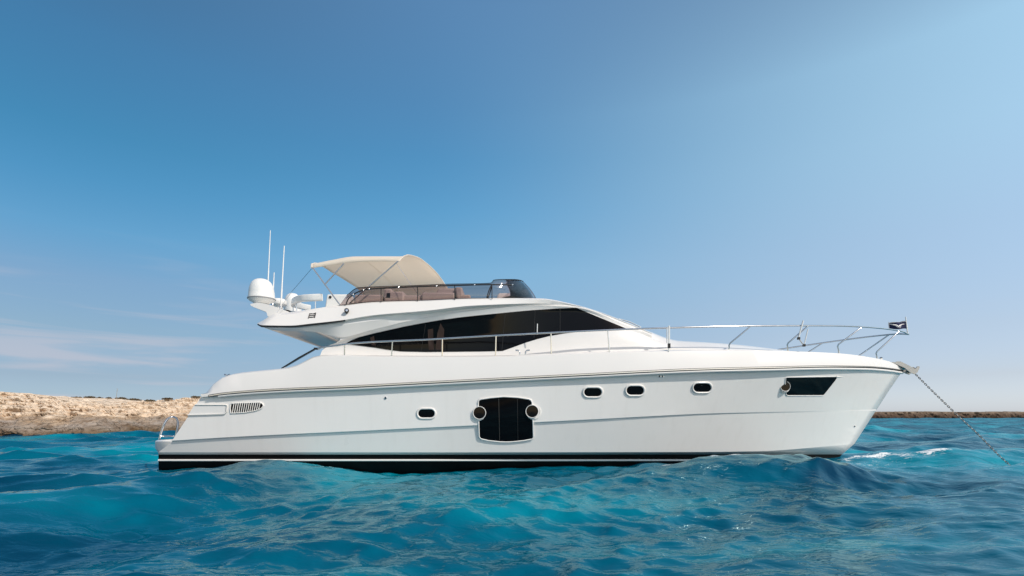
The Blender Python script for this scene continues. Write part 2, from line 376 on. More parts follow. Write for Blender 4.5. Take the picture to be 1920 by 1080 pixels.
# engine vent
vp = [(433, 757), (440, 756), (470, 755), (488, 754.5), (492.5, 757), (494, 761), (490, 766), (480, 770), (460, 773.5), (433, 775), (431.5, 766)]
vent = patch('engine_vent', vp, hull_b, .008, M['black'], yacht, nrow=3)
rim('vent_frame', vp, hull_b, .008, .013, M['white'], vent, per=3)
for i in range(13):
    x = 437+i*4.1; y0, y1 = span(vp, x); sl = 1.6
    a, b = (x+sl, y0), (x-sl, y1); q = [PB(a[0], a[1], hull_b(*a)+.02), PB(b[0], b[1], hull_b(*b)+.02)]
    tube('vent_slat', q, .009, M['white'], vent, seg=4)
# portholes
for x0, y0, x1, y1 in [(784, 767.5, 815, 783), (1095, 727.5, 1128, 743.3), (1174.5, 724, 1207, 740.3), (1300, 719, 1333, 734.8)]:
    s = slot(x0, y0, x1, y1); ph = patch('porthole', s, hull_b, .006, M['window'], yacht, nrow=4, step=4)
    s2 = slot(x0-1.6, y0-1.6, x1+1.6, y1+1.6, 9); rim('porthole_rim', s2, hull_b, .004, .022, M['white'], ph, per=3)
# big hull window
def sc(pts, k, ox, oy): return [(ox+x/k, oy+y/k) for x, y in pts]
wp = sc([(330, 300), (345, 268), (380, 256), (540, 232), (760, 213), (1000, 226), (1190, 256), (1222, 275), (1238, 310), (1244, 460), (1252, 610), (1262, 900), (1240, 928), (1100, 955), (900, 976), (800, 979), (700, 976), (500, 955), (375, 925), (345, 890), (335, 610), (328, 470)], 9, 860, 720)
def wf(x, y):
    yk = 793.5-(x-895)*.05
    if y <= yk: return hull_b(x, y)+.004
    t = (y-yk)/(834-yk); return (hull_b(x, yk-1)+.004)*(1-t)+(hull_b(x, 834)+.012)*t
bw = patch('hull_window', wp, wf, .010, M['window'], yacht, nrow=6, step=6, depth=.09)
rim('window_frame', wp, wf, .002, .017, M['white'], bw, per=4)
for x0, x1 in ((675, 690), (990, 1000)):
    a = (860+x0/9, 720+245/9); b = (860+x1/9, 720+950/9)
    tube('mullion', [PB(a[0]+(b[0]-a[0])*i/12, a[1]+(b[1]-a[1])*i/12, wf(a[0]+(b[0]-a[0])*i/12, a[1]+(b[1]-a[1])*i/12)+.012) for i in range(13)], .006, M['rubber'] if x0 > 900 else M['dark_trim'], bw, seg=4)
def round_port(cx, cy, r, parent, dx):
    h = hull_b(cx, cy); c = PB(cx, cy, h+.040); k = (YC-h)/F; rr = r*k; ax = Vector((0, -1, 0))
    # flared white recess ring behind, offset to the side it opens to
    lathe('port_flare', c+Vector((dx*k, .02, -.5*k)), [(rr*1.22, -.05), (rr*1.30, -.030), (rr*1.26, -.016), (rr*1.12, -.012), (rr*1.0, -.02), (rr*.98, -.03)], M['white'], parent, axis=ax)
    lathe('porthole_rim', c, [(rr*1.07, -.05), (rr*1.08, .0), (rr*1.04, .008), (rr*.98, .006), (rr*.96, -.002), (rr*.9, -.004)], M['white'], parent, axis=ax)
    lathe('porthole_glass', c, [(rr*.97, -.02), (rr*.97, -.002), (rr*.01, -.001)], M['window'], parent, axis=ax)
round_port(860+350/9, 720+487/9, 11.6, bw, -2.6)
round_port(860+1240/9, 720+462/9, 11.6, bw, 2.6)
np_ = [(1472.8, 709), (1475, 707.3), (1500, 707), (1567, 706), (1569.5, 708), (1566, 714), (1545, 740.5), (1543, 741.7), (1476, 741.8), (1473.5, 739.5), (1472, 724)]
nw = patch('bow_window', np_, hull_b, .010, M['window'], yacht, nrow=4, step=5)
rim('window_frame', np_, hull_b, .004, .013, M['white'], nw, per=4)
tube('frame_tail', [PB(1568, 706, hull_b(1568, 706)+.008), PB(1584, 707.5, hull_b(1584, 707.5))], [.018, .003], M['white'], nw, seg=6)
round_port(1472.6, 724.4, 9.0, nw, -.6)
for x, y, r in ((723, 746, .022), (1236.5, 705.5, .022), (1242, 705.8, .018), (1602, 799, .02)):
    h = hull_b(x, y); lathe('hull_drain', PB(x, y, h), [(r*1.3, -.01), (r*1.3, .012), (r*.8, .014), (r*.7, .004)], M['steel'], hull, axis=Vector((0, -1, 0)), seg=12)
    lathe('hull_drain', PB(x, y, h+.006), [(r*.72, -.01), (r*.7, .002)], M['rubber'], hull, axis=Vector((0, -1, 0)), seg=12)

# ------------------------------------------------------------------ deckhouse and flybridge
X8 = [640, 700, 800, 887, 1010, 1080, 1176, 1222]
def rowx(ys, bs, head=()): return list(head)+[(x, y, b) for x, y, b in zip(X8, ys, bs)]
BT = [1.93, 1.93, 1.93, 1.92, 1.86, 1.80, 1.68, 1.60]
T0 = rowx([571.5, 565, 562, 558.8, 559.3, 571.5, 604, 624], [b-.03 for b in BT], [(503.8, 593.5, 1.8), (513, 589.5, 1.9), (546, 585.3, 1.9), (606, 576.2, 1.91)])
T1 = rowx([575, 568.5, 565, 561.3, 561.3, 573, 605.3, 625], [b+.05 for b in BT], [(499, 597, 1.85), (513, 592.5, 2.0), (546, 588.5, 2.0), (606, 579.5, 1.99)])
C1 = rowx([600.5, 591, 582.5, 573, 569, 573.8, 607.5, 627], [2.13, 2.12, 2.10, 2.05, 1.90, 1.83, 1.72, 1.64], [(482, 606.5, 1.9), (490, 609.5, 2.12), (543, 610.5, 2.15), (585, 606.5, 2.14)])
C2 = rowx([603, 593.5, 585, 576, 570.5, 574.4, 608.3, 628], [2.06, 2.03, 1.99, 1.94, 1.87, 1.85, 1.735, 1.655], [(484, 609, 1.88), (492, 612.5, 2.06), (543, 613, 2.09), (585, 609, 2.08)])
C2b = rowx([609, 601, 588, 578.5, 571.2, 575, 609, 628.5], [2.07, 2.05, 1.96, 1.92, 1.87, 1.85, 1.735, 1.655], [(487, 611, 1.85), (497, 614.5, 2.0), (543, 615.5, 2.07), (590, 613.5, 2.08)])
C3 = rowx([632, 618, 594.5, 581.5, 572.5, 575.8, 610, 629], [1.99, 1.98, 1.99, 1.97, 1.89, 1.86, 1.74, 1.66], [(492, 613, 1.75), (505, 617.5, 1.9), (545, 620, 1.95), (594, 622.5, 1.97), (618, 628.5, 1.97)])
C4 = rowx([640, 621, 597, 584, 575, 578, 611, 630], [1.85]*2+[1.82]*4+[1.7, 1.62], [(494, 614, 1.65), (507, 618.5, 1.8), (547, 621, 1.85), (596, 624, 1.85), (620, 630, 1.85)])
uf = np.linspace(0, 1, 120)
fly = ring_body('flybridge', [T0, T1, C1, C2, C2b, C3, C4], uf, M['white'], yacht, angle=24)
X9 = [640, 700, 800, 887, 1010, 1080, 1176, 1222]
D0 = [(x, y, b) for x, y, b in zip(X9, [628, 614, 591, 578.5, 571, 574.8, 608.7, 628], [1.95, 1.945, 1.955, 1.935, 1.86, 1.83, 1.71, 1.63])]
D1 = [(x, y, b) for x, y, b in zip([637]+X9[1:], [638, 619, 596, 583, 573.5, 576.8, 611, 629.5], [1.96, 1.965, 1.985, 1.965, 1.885, 1.865, 1.745, 1.665])]
D2 = [(x, y, b) for x, y, b in zip([630]+X9[1:], [643, 626, 606, 594, 581, 582, 617, 634], [1.880, 1.900, 1.910, 1.900, 1.850, 1.830, 1.750, 1.650])]
D3 = [(x, y, b) for x, y, b in zip([616, 700, 800, 887, 1010, 1080, 1176, 1226], [648, 646, 640, 632, 626, 625, 630, 637], [1.850, 1.860, 1.860, 1.850, 1.850, 1.880, 1.870, 1.750])]
D4 = [(x, y, b) for x, y, b in zip([604, 700, 800, 887, 1010, 1080, 1176, 1250], [657, 658, 658, 658, 650, 645, 644, 646], [1.850, 1.855, 1.850, 1.850, 1.920, 1.950, 1.920, 1.800])]
D5 = [(x, y, b) for x, y, b in zip([598, 700, 800, 887, 1010, 1080, 1176, 1260], [672, 672, 672, 672, 670, 668, 664, 662], [1.900, 1.880, 1.880, 1.880, 1.980, 2.000, 1.950, 1.830])]
DR = [D0, D1, D2, D3, D4, D5]
house = ring_body('deckhouse', DR, np.linspace(0, 1, 110), M['white'], yacht, angle=26)
house_b = surf(house)
wtop = [(649, 643.5), (660, 637.5), (671, 633), (700, 625.5), (727, 619.3), (760, 612), (797, 605), (830, 599.5), (860, 595.3), (890, 592), (922, 588.8), (960, 585), (997, 581.6), (1040, 578.8), (1080, 577)]
wbot = [(1176, 616.6), (1140, 617.8), (1100, 620), (1058, 625), (1030, 630), (1008, 635.5), (988, 641.5), (962, 651), (942, 658), (900, 659), (800, 660), (752, 659), (725, 655.5), (700, 651.5), (675, 648.5), (652, 645.5)]
sw = patch('side_window', wtop+wbot, house_b, .008, M['window'], yacht, nrow=14, step=6)
for (xa, ya), (xb, yb), r in [((947, 588), (941, 656), .006), ((1003, 583), (1001, 633), .007), ((1050, 580), (1050, 622), .007), ((798, 607), (790, 658), .004)]:
    tube('mullion', [PB(xa+(xb-xa)*i/8, ya+(yb-ya)*i/8, house_b(xa+(xb-xa)*i/8, ya+(yb-ya)*i/8)+.010) for i in range(9)], r, M['rubber'], sw, seg=4)
patch('curtain', [(826, 606), (833, 618), (832, 656), (817, 656), (820, 625)], lambda x, y: house_b(x, y)+.008, .003, M['curtain'], sw, nrow=6, depth=.002)
patch('curtain', [(802, 618), (812, 616), (814, 656), (804, 656)], lambda x, y: house_b(x, y)+.008, .003, M['curtain'], sw, nrow=6, depth=.002)
patch('curtain', [(694, 633), (701, 630), (705, 648), (697, 647)], lambda x, y: house_b(x, y)+.008, .003, M['curtain'], sw, nrow=6, depth=.002)
# windshield: dark panel lying on the sloping front
V, Fc = [], []
N_ = 10
for lay in (0, 1):
    for i in range(N_+1):
        t = i/N_; px = 1085+t*(1200-1085); py = float(np.interp(px, [1080, 1176, 1222], [575.5, 607.2, 625]))-1.2+lay*4
        b0 = float(np.interp(px, [1080, 1176, 1222], [1.80, 1.70, 1.6]))-.14
        e = PB(px, py, b0)
        for j in range(9):
            s = -1+j/4; V.append(Vector((e.x+.18*(1-s*s), YC+s*b0, e.z+.02*(1-s*s))))
n9 = (N_+1)*9
Fc = grid_faces(N_+1, 9)+[tuple(reversed(f)) for f in grid_faces(N_+1, 9, n9)]
for i in range(N_): Fc += [(i*9, i*9+n9, (i+1)*9+n9, (i+1)*9), ((i+1)*9+8, (i+1)*9+8+n9, i*9+8+n9, i*9+8)]
for j in range(8): Fc += [(j, j+1, j+1+n9, j+n9), (N_*9+j+1, N_*9+j, N_*9+j+n9, N_*9+j+1+n9)]
ws = mesh_obj('windshield', V, Fc, M['window'], yacht)
tube('wiper', [PB(1160, 597.5, 1.5), PB(1180, 603, 1.45), PB(1202, 613.5, 1.4)], .013, M['steel'], ws, seg=6)
# foredeck trunk
fd = [[(1190, 612, 1.35), (1219, 622, 1.35), (1246, 632.5, 1.35), (1270, 638.4, 1.35), (1320, 641.5, 1.3), (1367, 644.8, 1.2), (1447, 653.5, .9), (1500, 661, .5)],
      [(1190, 616, 1.5), (1219, 626, 1.5), (1246, 636, 1.5), (1270, 641, 1.5), (1320, 644, 1.45), (1367, 648, 1.35), (1447, 656, 1.05), (1502, 663, .6)],
      [(1190, 650, 1.85), (1219, 650, 1.85), (1246, 652, 1.85), (1270, 653, 1.84), (1320, 654, 1.78), (1367, 656, 1.65), (1447, 660, 1.3), (1510, 667, .8)],
      [(1190, 680, 1.85), (1219, 680, 1.85), (1246, 680, 1.85), (1270, 680, 1.84), (1320, 680, 1.78), (1367, 680, 1.6), (1447, 680, 1.3), (1510, 680, .8)]]
ring_body('foredeck', fd, np.linspace(0, 1, 50), M['white'], yacht, angle=50, crown=.05)
# black trim line under the flybridge side
tl = smooth_curve([(484, 608.5, 1.97), (492, 612.2, 2.125), (543, 612.6, 2.145), (585, 608.8, 2.135), (620, 604.6, 2.125), (647, 600.8, 2.12)], 50)
tube('trim_line', [PB(*p) for p in tl], .018, M['rubber'], fly, seg=6)
# emblem on the flybridge side: two slanted bars and three waved bars
fly_b = surf(fly)
V, Fc = [], []
def mark(pts, r):
    q = []
    for x, y in pts: q.append(PB(x, y, fly_b(x, y)+.004))
    tube_geo(q, r, V=V, Fc=Fc, seg=4)
mark([(581.0, 587.4), (578.0, 597)], .013); mark([(591.8, 586.4), (589.6, 595.8)], .013)
for yy in (588.6, 591.9, 595.2):
    mark([(580.8-(yy-588.6)*.3, yy+.5), (583.5-(yy-588.6)*.3, yy-.3), (586-(yy-588.6)*.3, yy+.1), (588.5-(yy-588.6)*.3, yy-.2), (590.8-(yy-588.6)*.3, yy-1.2)], .011)
mesh_obj('emblem', V, Fc, M['rubber'], fly)
# docking light on the side
c = PB(650, 583, fly_b(650, 583)+.05)
V, Fc = lathe_geo(c, [(.035, -.06), (.04, -.02), (.05, 0), (.05, .05), (.042, .055)], seg=14, axis=Vector((.3, -1, .1)).normalized())
tube_geo([c+Vector((-.02, .06, -.05)), c+Vector((0, .0, -.03))], .02, V=V, Fc=Fc)
dl = mesh_obj('docking_light', V, Fc, M['rubber'], yacht)
lathe('lens', c, [(.030, .05), (.026, .06), (.01, .062)], M['steel'], dl, axis=Vector((.3, -1, .1)).normalized(), seg=14)

# ------------------------------------------------------------------ flybridge windscreen and rail
bot = [(636, 573, 1.93), (646, 572, 1.95), (700, 566, 1.95), (800, 563, 1.95), (900, 559.5, 1.92), (945, 560, 1.80), (975, 561, 1.45), (993, 561.5, .95), (1003, 562, .45), (1006.5, 562, 0)]
topc = [(650, 554, 1.90), (671, 539.8, 1.90), (700, 538, 1.9), (750, 536.5, 1.9), (836, 533, 1.9), (922, 530.6, 1.85), (925, 525.5, 1.82), (945, 524, 1.72), (964, 524, 1.40), (974, 525, 1.0), (979, 526.5, .5), (981, 527.5, 0)]
nb = 80; ub = np.linspace(0, 1, nb)
A = smooth_curve(bot, 0, ub); B_ = smooth_curve(topc, 0, ub)
V = []; rows = 7
for r in range(rows):
    t = r/(rows-1)
    for i in range(nb):
        p = A[i]*(1-t)+B_[i]*t; w = max(0, (i/nb-.72)/.28); p = p+np.array([3*math.sin(math.pi*t)*w, 0, .03*math.sin(math.pi*t)]); V.append(PB(*p))
nV = len(V); V += [Vector((v.x, 2*YC-v.y, v.z)) for v in V]
Fc = grid_faces(rows, nb)+[tuple(reversed(f)) for f in grid_faces(rows, nb, nV)]
scr = mesh_obj('windscreen', V, Fc, M['tint'], yacht, angle=60)
sol = scr.modifiers.new('thickness', 'SOLIDIFY'); sol.thickness = .008
tube('screen_edge', [PB(p[0], p[1]-.2, p[2]) for p in B_], .007, M['rubber'], scr, seg=5)
rl = smooth_curve([(649, 570, 1.99), (652, 562, 1.99), (660, 554, 1.99), (671, 547.5, 1.99), (684, 543.5, 1.99), (700, 541.5, 1.99), (763, 538.3, 1.99), (860, 535, 1.99), (922, 533.7, 1.95), (961, 534, 1.84)], 60)
fr = tube('flybridge_rail', [PB(*p) for p in rl], .014, M['rubber'], yacht, seg=8)
for x in (714.6, 783, 852.6, 922.5):
    yt = float(np.interp(x, rl[:, 0], rl[:, 1])); yb_ = float(np.interp(x, [700, 800, 900], [566, 563, 559.5]))
    tube('rail_post', [PB(x, yt, 1.98), PB(x, yb_+1, 1.98)], .011, M['rubber'], fr, seg=6)
for x in (663, 683, 693, 749.5, 818.5, 887.5, 941, 961):
    i = int(np.argmin(abs(rl[:, 0]-x))); lathe('rail_stud', PB(rl[i, 0], rl[i, 1], 2.0), [(.016, -.01), (.016, .012), (.01, .016)], M['steel'], fr, axis=Vector((0, -1, 0)), seg=10)
tube('screen_brace', [PB(981, 531, .6), PB(957.5, 558, 1.5)], .011, M['rubber'], scr, seg=6)
# seats and helm behind the screen
def cushion(name, x0, y0, x1, y1, b, d, m=M['cushion'], skew=0, w=.04):
    a = PB(x0, y0, b); c_ = PB(x1, y1, b); V, Fc = [], []
    pr = [(a.x+skew, a.z), (c_.x+skew*.3, a.z), (c_.x, c_.z), (a.x, c_.z)]
    for yy in (a.y, a.y+d):
        for x, z in pr: V.append(Vector((x, yy, z)))
    Fc = [(0, 1, 2, 3), (7, 6, 5, 4), (0, 4, 5, 1), (1, 5, 6, 2), (2, 6, 7, 3), (3, 7, 4, 0)]
    o = mesh_obj(name, V, Fc, m, yacht); bevel(o, w, 3); return o
cushion('seat', 718, 546, 756, 575, 1.6, .55, skew=.05)
cushion('seat', 720, 541, 735, 562, 1.6, .55)
cushion('seat', 790, 548, 853, 575, 1.6, .8)
cushion('seat', 815, 540, 853, 553, 1.5, .8, skew=.08)
cushion('seat', 857, 538, 868, 572, 1.6, .6, skew=-.05)
cushion('seat', 862, 552, 882, 572, 1.6, .6)
cushion('seat', 664, 552, 716, 578, 1.6, .7)
cushion('seat', 752, 553, 792, 578, 1.55, .7)
hc = cushion('helm_console', 925, 549, 966, 575, .9, 1.3, m=M['plastic'], skew=.12)
tube('steering_wheel', [PB(917, 549, .3)+Vector((.17*math.cos(a)*.35, .17*math.sin(a), .17*math.cos(a))) for a in np.linspace(0, 2*math.pi, 20, endpoint=False)], .014, M['rubber'], hc, closed=True)
c = PB(984, 549, .55); lathe('search_light', c, [(.03, -.16), (.05, -.14), (.075, -.06), (.08, .06), (.07, .08)], M['plastic'], yacht, axis=Vector((.9, -.3, .15)).normalized(), seg=16)
wb = cushion('wet_bar', 608, 551.5, 655, 582, 1.55, .6, m=M['plastic'], skew=.06, w=.03)
lathe('speaker', PB(619, 557, 1.56), [(.03, -.02), (.03, .006), (.02, .008)], M['rubber'], wb, axis=Vector((0, -1, 0)), seg=12)
# aft backrest: padded band bent in plan round the sunpad
bp_ = smooth_curve([(604, 557.5, 1.72), (590, 558, 1.72), (570, 559.2, 1.66), (558, 561.5, 1.45), (550.5, 566, 1.05), (549.5, 569.5, .6), (556, 572, .1), (566, 574.5, -.4), (580, 577, -.8)], 44)
V, Fc = [], []
tube_geo([PB(*p) for p in bp_], .045, V=V, Fc=Fc, seg=20, rz=.078, sq=.45)
ab = mesh_obj('aft_backrest', V, Fc, M['plastic'], yacht, angle=50)
for px, b in ((592, 1.72), (556, 1.35), (551, .9)):
    i = int(np.argmin(abs(bp_[:, 0]-px)+abs(bp_[:, 2]-b)*20)); top = PB(*bp_[i]); tube('backrest_post', [top, Vector((top.x, top.y, PB(560, 586, 1.7).z))], .013, M['steel'], ab, seg=6)
# ------------------------------------------------------------------ radar arch, domes, aerials
V, Fc = [], []
arch = [(468.5, 570, ), (482, 567), (497, 569), (511, 573), (528, 579), (545, 586), (560, 592), (530, 598), (503.5, 595), (501, 586), (488, 581), (476, 576.5), (469.5, 573)]
ys = [(1.55, .92), (1.45, 1.), (.6, 1.), (-.6, 1.), (-1.45, 1.), (-1.55, .92)]
ref = [PB(x, y, 1.5) for x, y in arch]; cx = sum(p.x for p in ref)/len(ref); cz = sum(p.z for p in ref)/len(ref)
for b, s in ys:
    for p in ref: V.append(Vector((cx+(p.x-cx)*s, YC-b, cz+(p.z-cz)*s)))
Fc = grid_faces(len(ys), len(arch), closed=True)+[tuple(range(len(arch)-1, -1, -1)), tuple(range((len(ys)-1)*len(arch), len(ys)*len(arch)))]
ra = mesh_obj('radar_arch', V, Fc, M['white'], yacht, angle=28)
Yd = 12.25; k = Yd/F; c = P(490.5, 568, Yd)
d1 = lathe('satellite_dome', c, [(.17, -.02), (.20, .01), (.26, .04), (.296, .075), (.300, .12), (.288, .15), (.280, .24), (.268, .33), (.245, .41), (.21, .475), (.16, .525), (.10, .552), (.03, .562)], M['plastic'], yacht, seg=40)
lathe('dome_base', c, [(.25, .05), (.304, .078), (.308, .085), (.306, .10), (.29, .106)], M['grey'], d1, seg=40)
lathe('cap_bolt', c+Vector((-.02, 0, .55)), [(.03, -.01), (.025, .012), (.01, .015)], M['rubber'], d1, seg=10)
c2 = P(549, 586, 14.6)
lathe('satellite_dome', c2, [(.23, 0), (.23, .25), (.215, .36), (.17, .46), (.10, .52), (.02, .54)], M['plastic'], yacht, seg=32)
c3 = P(523, 581, 13.4)
rd = lathe('radar', c3, [(.10, -.02), (.11, .10), (.19, .13), (.205, .17), (.20, .22), (.15, .27), (.05, .285)], M['plastic'], yacht, seg=32)
lathe('radar_foot', P(534, 586, 13.0), [(.12, -.05), (.14, .0), (.13, .05), (.02, .07)], M['rubber'], yacht, seg=20)
for a, b_, Y, r in (((502, 540), (507, 432), 12.7, .014), ((511, 572), (514, 511), 12.9, .018), ((526.5, 578), (533, 461), 12.9, .018)):
    p, q = P(*a, Y), P(*b_, Y); an = tube('antenna', [p, p+(q-p)*.3, p+(q-p)*.31, q], [r*1.15, r*1.1, r*.9, r*.6], M['plastic'], yacht)
    lathe('antenna_base', p, [(r*2, -.06), (r*1.9, .02), (r*1.2, .05)], M['steel'], an, seg=12)
# ------------------------------------------------------------------ bimini
near = [(585, 495), (596, 492), (620, 487.5), (645, 484.5), (664, 481.5), (690, 481), (720, 481.5), (742, 482), (757, 481)]
def crossrow(pts, nt=22): return smooth_curve(pts, nt)
rowsB = [crossrow([(584.5, 502, 1.80), (584.5, 495.5, 1.74), (590, 494, 1.45), (627, 512, .05), (650, 526, -.9), (672, 541, -1.6), (688, 560, -1.85)]),
         crossrow([(620, 497, 1.80), (620, 489, 1.74), (625, 487, 1.45), (657, 503, .05), (677, 517, -.9), (698, 536, -1.6), (716, 560, -1.85)]),
         crossrow([(664, 491, 1.80), (664, 482.5, 1.74), (669, 480.5, 1.45), (697, 497, .05), (712, 510, -.9), (735, 532, -1.6), (752, 560, -1.85)]),
         crossrow([(715, 489.5, 1.80), (715, 482, 1.74), (719, 480.5, 1.45), (744, 493, .05), (762, 508, -.9), (784, 530, -1.6), (802, 560, -1.85)]),
         crossrow([(742, 490.5, 1.80), (744, 483, 1.74), (750, 480.5, 1.45), (775, 487, .2), (795, 503, -.7), (815, 525, -1.5), (838, 560, -1.85)]),
         crossrow([(748, 490, 1.80), (754, 483, 1.70), (764, 478, 1.30), (783, 482.5, .5), (800, 494, -.15), (818, 511, -.9), (828, 524, -1.45), (837, 538, -1.65), (852, 560, -1.8)])]
G = np.array(rowsB); t6 = [0, .22, .48, .75, .9, 1]; un = np.linspace(0, 1, 30)
G2 = np.zeros((30, 22, 3))
for j in range(22):
    for c_ in range(3): G2[:, j, c_] = pchip(t6, G[:, j, c_], un)
V = [PB(*G2[i, j]) for i in range(30) for j in range(22)]
bim = empty('bimini', (PB(637, 571, 1.9)-Vector((0, YC, 0))), parent=yacht)
can = mesh_obj('canopy', V, grid_faces(30, 22), M['canvas'], bim, angle=60)
sm = can.modifiers.new('thickness', 'SOLIDIFY'); sm.thickness = .012
tube('canopy_hem', [PB(*p) for p in G2[-1]], .014, M['canvas'], bim, seg=6)
tube('canopy_hem', [PB(*p) for p in G2[0]], .022, M['canvas'], bim, seg=6)
for a, b_ in (((586, 502, 1.80), (637.5, 572, 1.93)), ((645, 494, 1.8), (609.5, 533, 1.86)), ((746, 490, 1.80), (655, 569, 1.86)), ((672, 546, -1.75), (726, 592, -1.8)), ((820, 530, -1.75), (740, 592, -1.75))):
    tube('canopy_pole', [PB(*a), PB(*b_)], .016, M['steel'], bim)
for r_ in (2,):
    i = int(round(t6[r_]*29)); tube('canopy_bow', [PB(*p)-Vector((0, 0, 0.012)) for p in G2[i][1:]], .008, M['canvas'], bim)
for a, b_ in (((585, 503, 1.80), (546, 548, 1.85)), ((546, 548, 1.85), (520, 586, 1.9)), ((742, 492, 1.75), (789, 560, 1.9))):
    tube('stay_line', [PB(*a), PB(*b_)], .005, M['steel'], bim, seg=4)

# ------------------------------------------------------------------ rails
def gun_b(px):
    a = np.array(GU); return float(np.interp(px, a[:, 0], a[:, 2]))
rn = [(596, 654), (606, 651), (623, 649), (652, 644.8), (700, 641), (736, 639.3), (800, 636.6), (860, 633), (931, 629), (1058, 622.5), (1205, 616.3), (1252, 614.8), (1330, 612.6), (1406, 611.2), (1450, 610.9), (1510, 610.6), (1571, 611), (1615, 612.6), (1654, 615.7), (1683, 619.7), (1697, 623.2), (1704, 626.8)]
def rail_b(px):
    t = (px-378)/(1704-378); return max(.02, 2.27*(1-max(0, (t-.42)/.58)**3.6))
RP = [Vector(PB(x, y, rail_b(x))) for x, y in rn]
rs = smooth_curve([(x, y, rail_b(x)) for x, y in rn], 120)
nearp = [PB(*p) for p in rs]; farp = [Vector((p.x, 2*YC-p.y, p.z-min(.21*(YC-p.y), .30))) for p in nearp]
br = tube('guard_rail', nearp+farp[::-1][1:], .0195, M['steel'], yacht)
def rail_at(px): i = int(np.argmin(abs(rs[:, 0]-px))); return PB(*rs[i])
def stan(pts, r=.0145):
    q = [PB(*p) for p in pts]
    for mir in (0, 1):
        pp = [Vector((p.x, 2*YC-p.y, p.z-min(.21*(YC-p.y), .30))) for p in q] if mir else q
        s_ = tube('stanchion', pp, r, M['steel'], br)
        f_ = pp[-1]; 
for x, y0, x2, y2 in ((646, 646, 646, 665), (736, 640, 734, 668), (829.5, 636, 829, 669), (930, 630, 929, 668), (1033, 624.5, 1034, 664), (1139.5, 619.5, 1143, 660)):
    stan([(x, y0, rail_b(x)), (x2, y2+3, 2.25)])
def slant(top, kn, ft):
    bt = rail_b(top[0]); bk = gun_b(ft[0])-.06
    stan([(top[0], top[1], bt), (kn[0]+2, kn[1]-2, bk+.02), (kn[0], kn[1]+1.5, bk), (ft[0], ft[1]+3, bk)], .0165)
slant((1407, 612.2), (1367, 645.5), (1366.5, 655)); slant((1514, 612), (1476, 645), (1477.5, 658)); slant((1616, 613.2), (1570.5, 647.5), (1573.5, 662)); slant((1686, 621), (1642.5, 661), (1645, 672))
# boarding gate fitting amidships
V, Fc = [], []
g = 2.20
box_geo(PB(1254.5, 631, g), (.035, .03, .46), V, Fc); box_geo(PB(1250.5, 628, g), (.018, .03, .34), V, Fc)
gf = mesh_obj('gate_fitting', V, Fc, M['plastic'], yacht); bevel(gf, .006)
V, Fc = box_geo(PB(1254.5, 648.5, g+.01), (.05, .045, .10), [], []); mesh_obj('gate_latch', V, Fc, M['rubber'], gf)
tube('gate_post', [PB(1254, 650, g), PB(1253.5, 659, g)], .014, M['steel'], gf)
# folded ladder hanging from the rail
lb_ = rail_b(1505)+.05
ld = tube('folding_ladder', [PB(1506, 601, lb_), PB(1497, 634, lb_)], .017, M['plastic'], yacht)
tube('ladder_arm', [PB(1497, 634, lb_), PB(1507.5, 648, lb_)], .017, M['steel'], ld)
tube('ladder_arm', [PB(1507.5, 648, lb_), PB(1515, 617, lb_)], .013, M['plastic'], ld)
tube('ladder_arm', [PB(1499, 626, lb_), PB(1513, 613, lb_)], .011, M['steel'], ld)
for q in ((1497.5, 634.5), (1507.5, 647.5)): V, Fc = box_geo(PB(*q, lb_), (.05, .05, .055), [], []); mesh_obj('ladder_joint', V, Fc, M['rubber'], ld)
# small rod seen in front of the side window, aft stay, cleat
tube('boat_hook', [PB(1007.6, 607, 2.1), PB(1007, 627, 2.1)], .010, M['plastic'], yacht)
st = tube('cockpit_stay', [PB(528, 691, 2.1), PB(560, 671, 2.1), PB(590, 654.5, 2.1), PB(600, 652.5, 2.1)], .018, M['rubber'], yacht)
tube('stay_trim', [PB(531, 691, 2.14), PB(562, 672.5, 2.14), PB(590, 656.5, 2.14)], .008, M['steel'], st, seg=5)
V, Fc = box_geo(PB(593.5, 653.8, 2.12), (.11, .06, .045), [], []); bevel(mesh_obj('stay_clamp', V, Fc, M['rubber'], st), .01)
V, Fc = box_geo(PB(980, 666, 2.12), (.16, .06, .03), [], [])
for s in (-1, 1): tube_geo([PB(980+s*13.5, 656.8, 2.12), PB(980+s*8, 657.2, 2.12), PB(980+s*5.5, 659.5, 2.12), PB(980+s*5, 667, 2.12)], .018, V=V, Fc=Fc)
mesh_obj('cleat', V, Fc, M['steel'], yacht, angle=50)
V, Fc = [], []
for s in (-1, 1): tube_geo([PB(426+s*5, 702.5, 2.1), PB(426+s*2, 702.8, 2.1), PB(426+s*1.5, 706, 2.1)], .018, V=V, Fc=Fc)
tube_geo([PB(424, 705, 2.1), PB(428, 705, 2.1)], .02, V=V, Fc=Fc)
mesh_obj('cleat', V, Fc, M['steel'], yacht, angle=50)
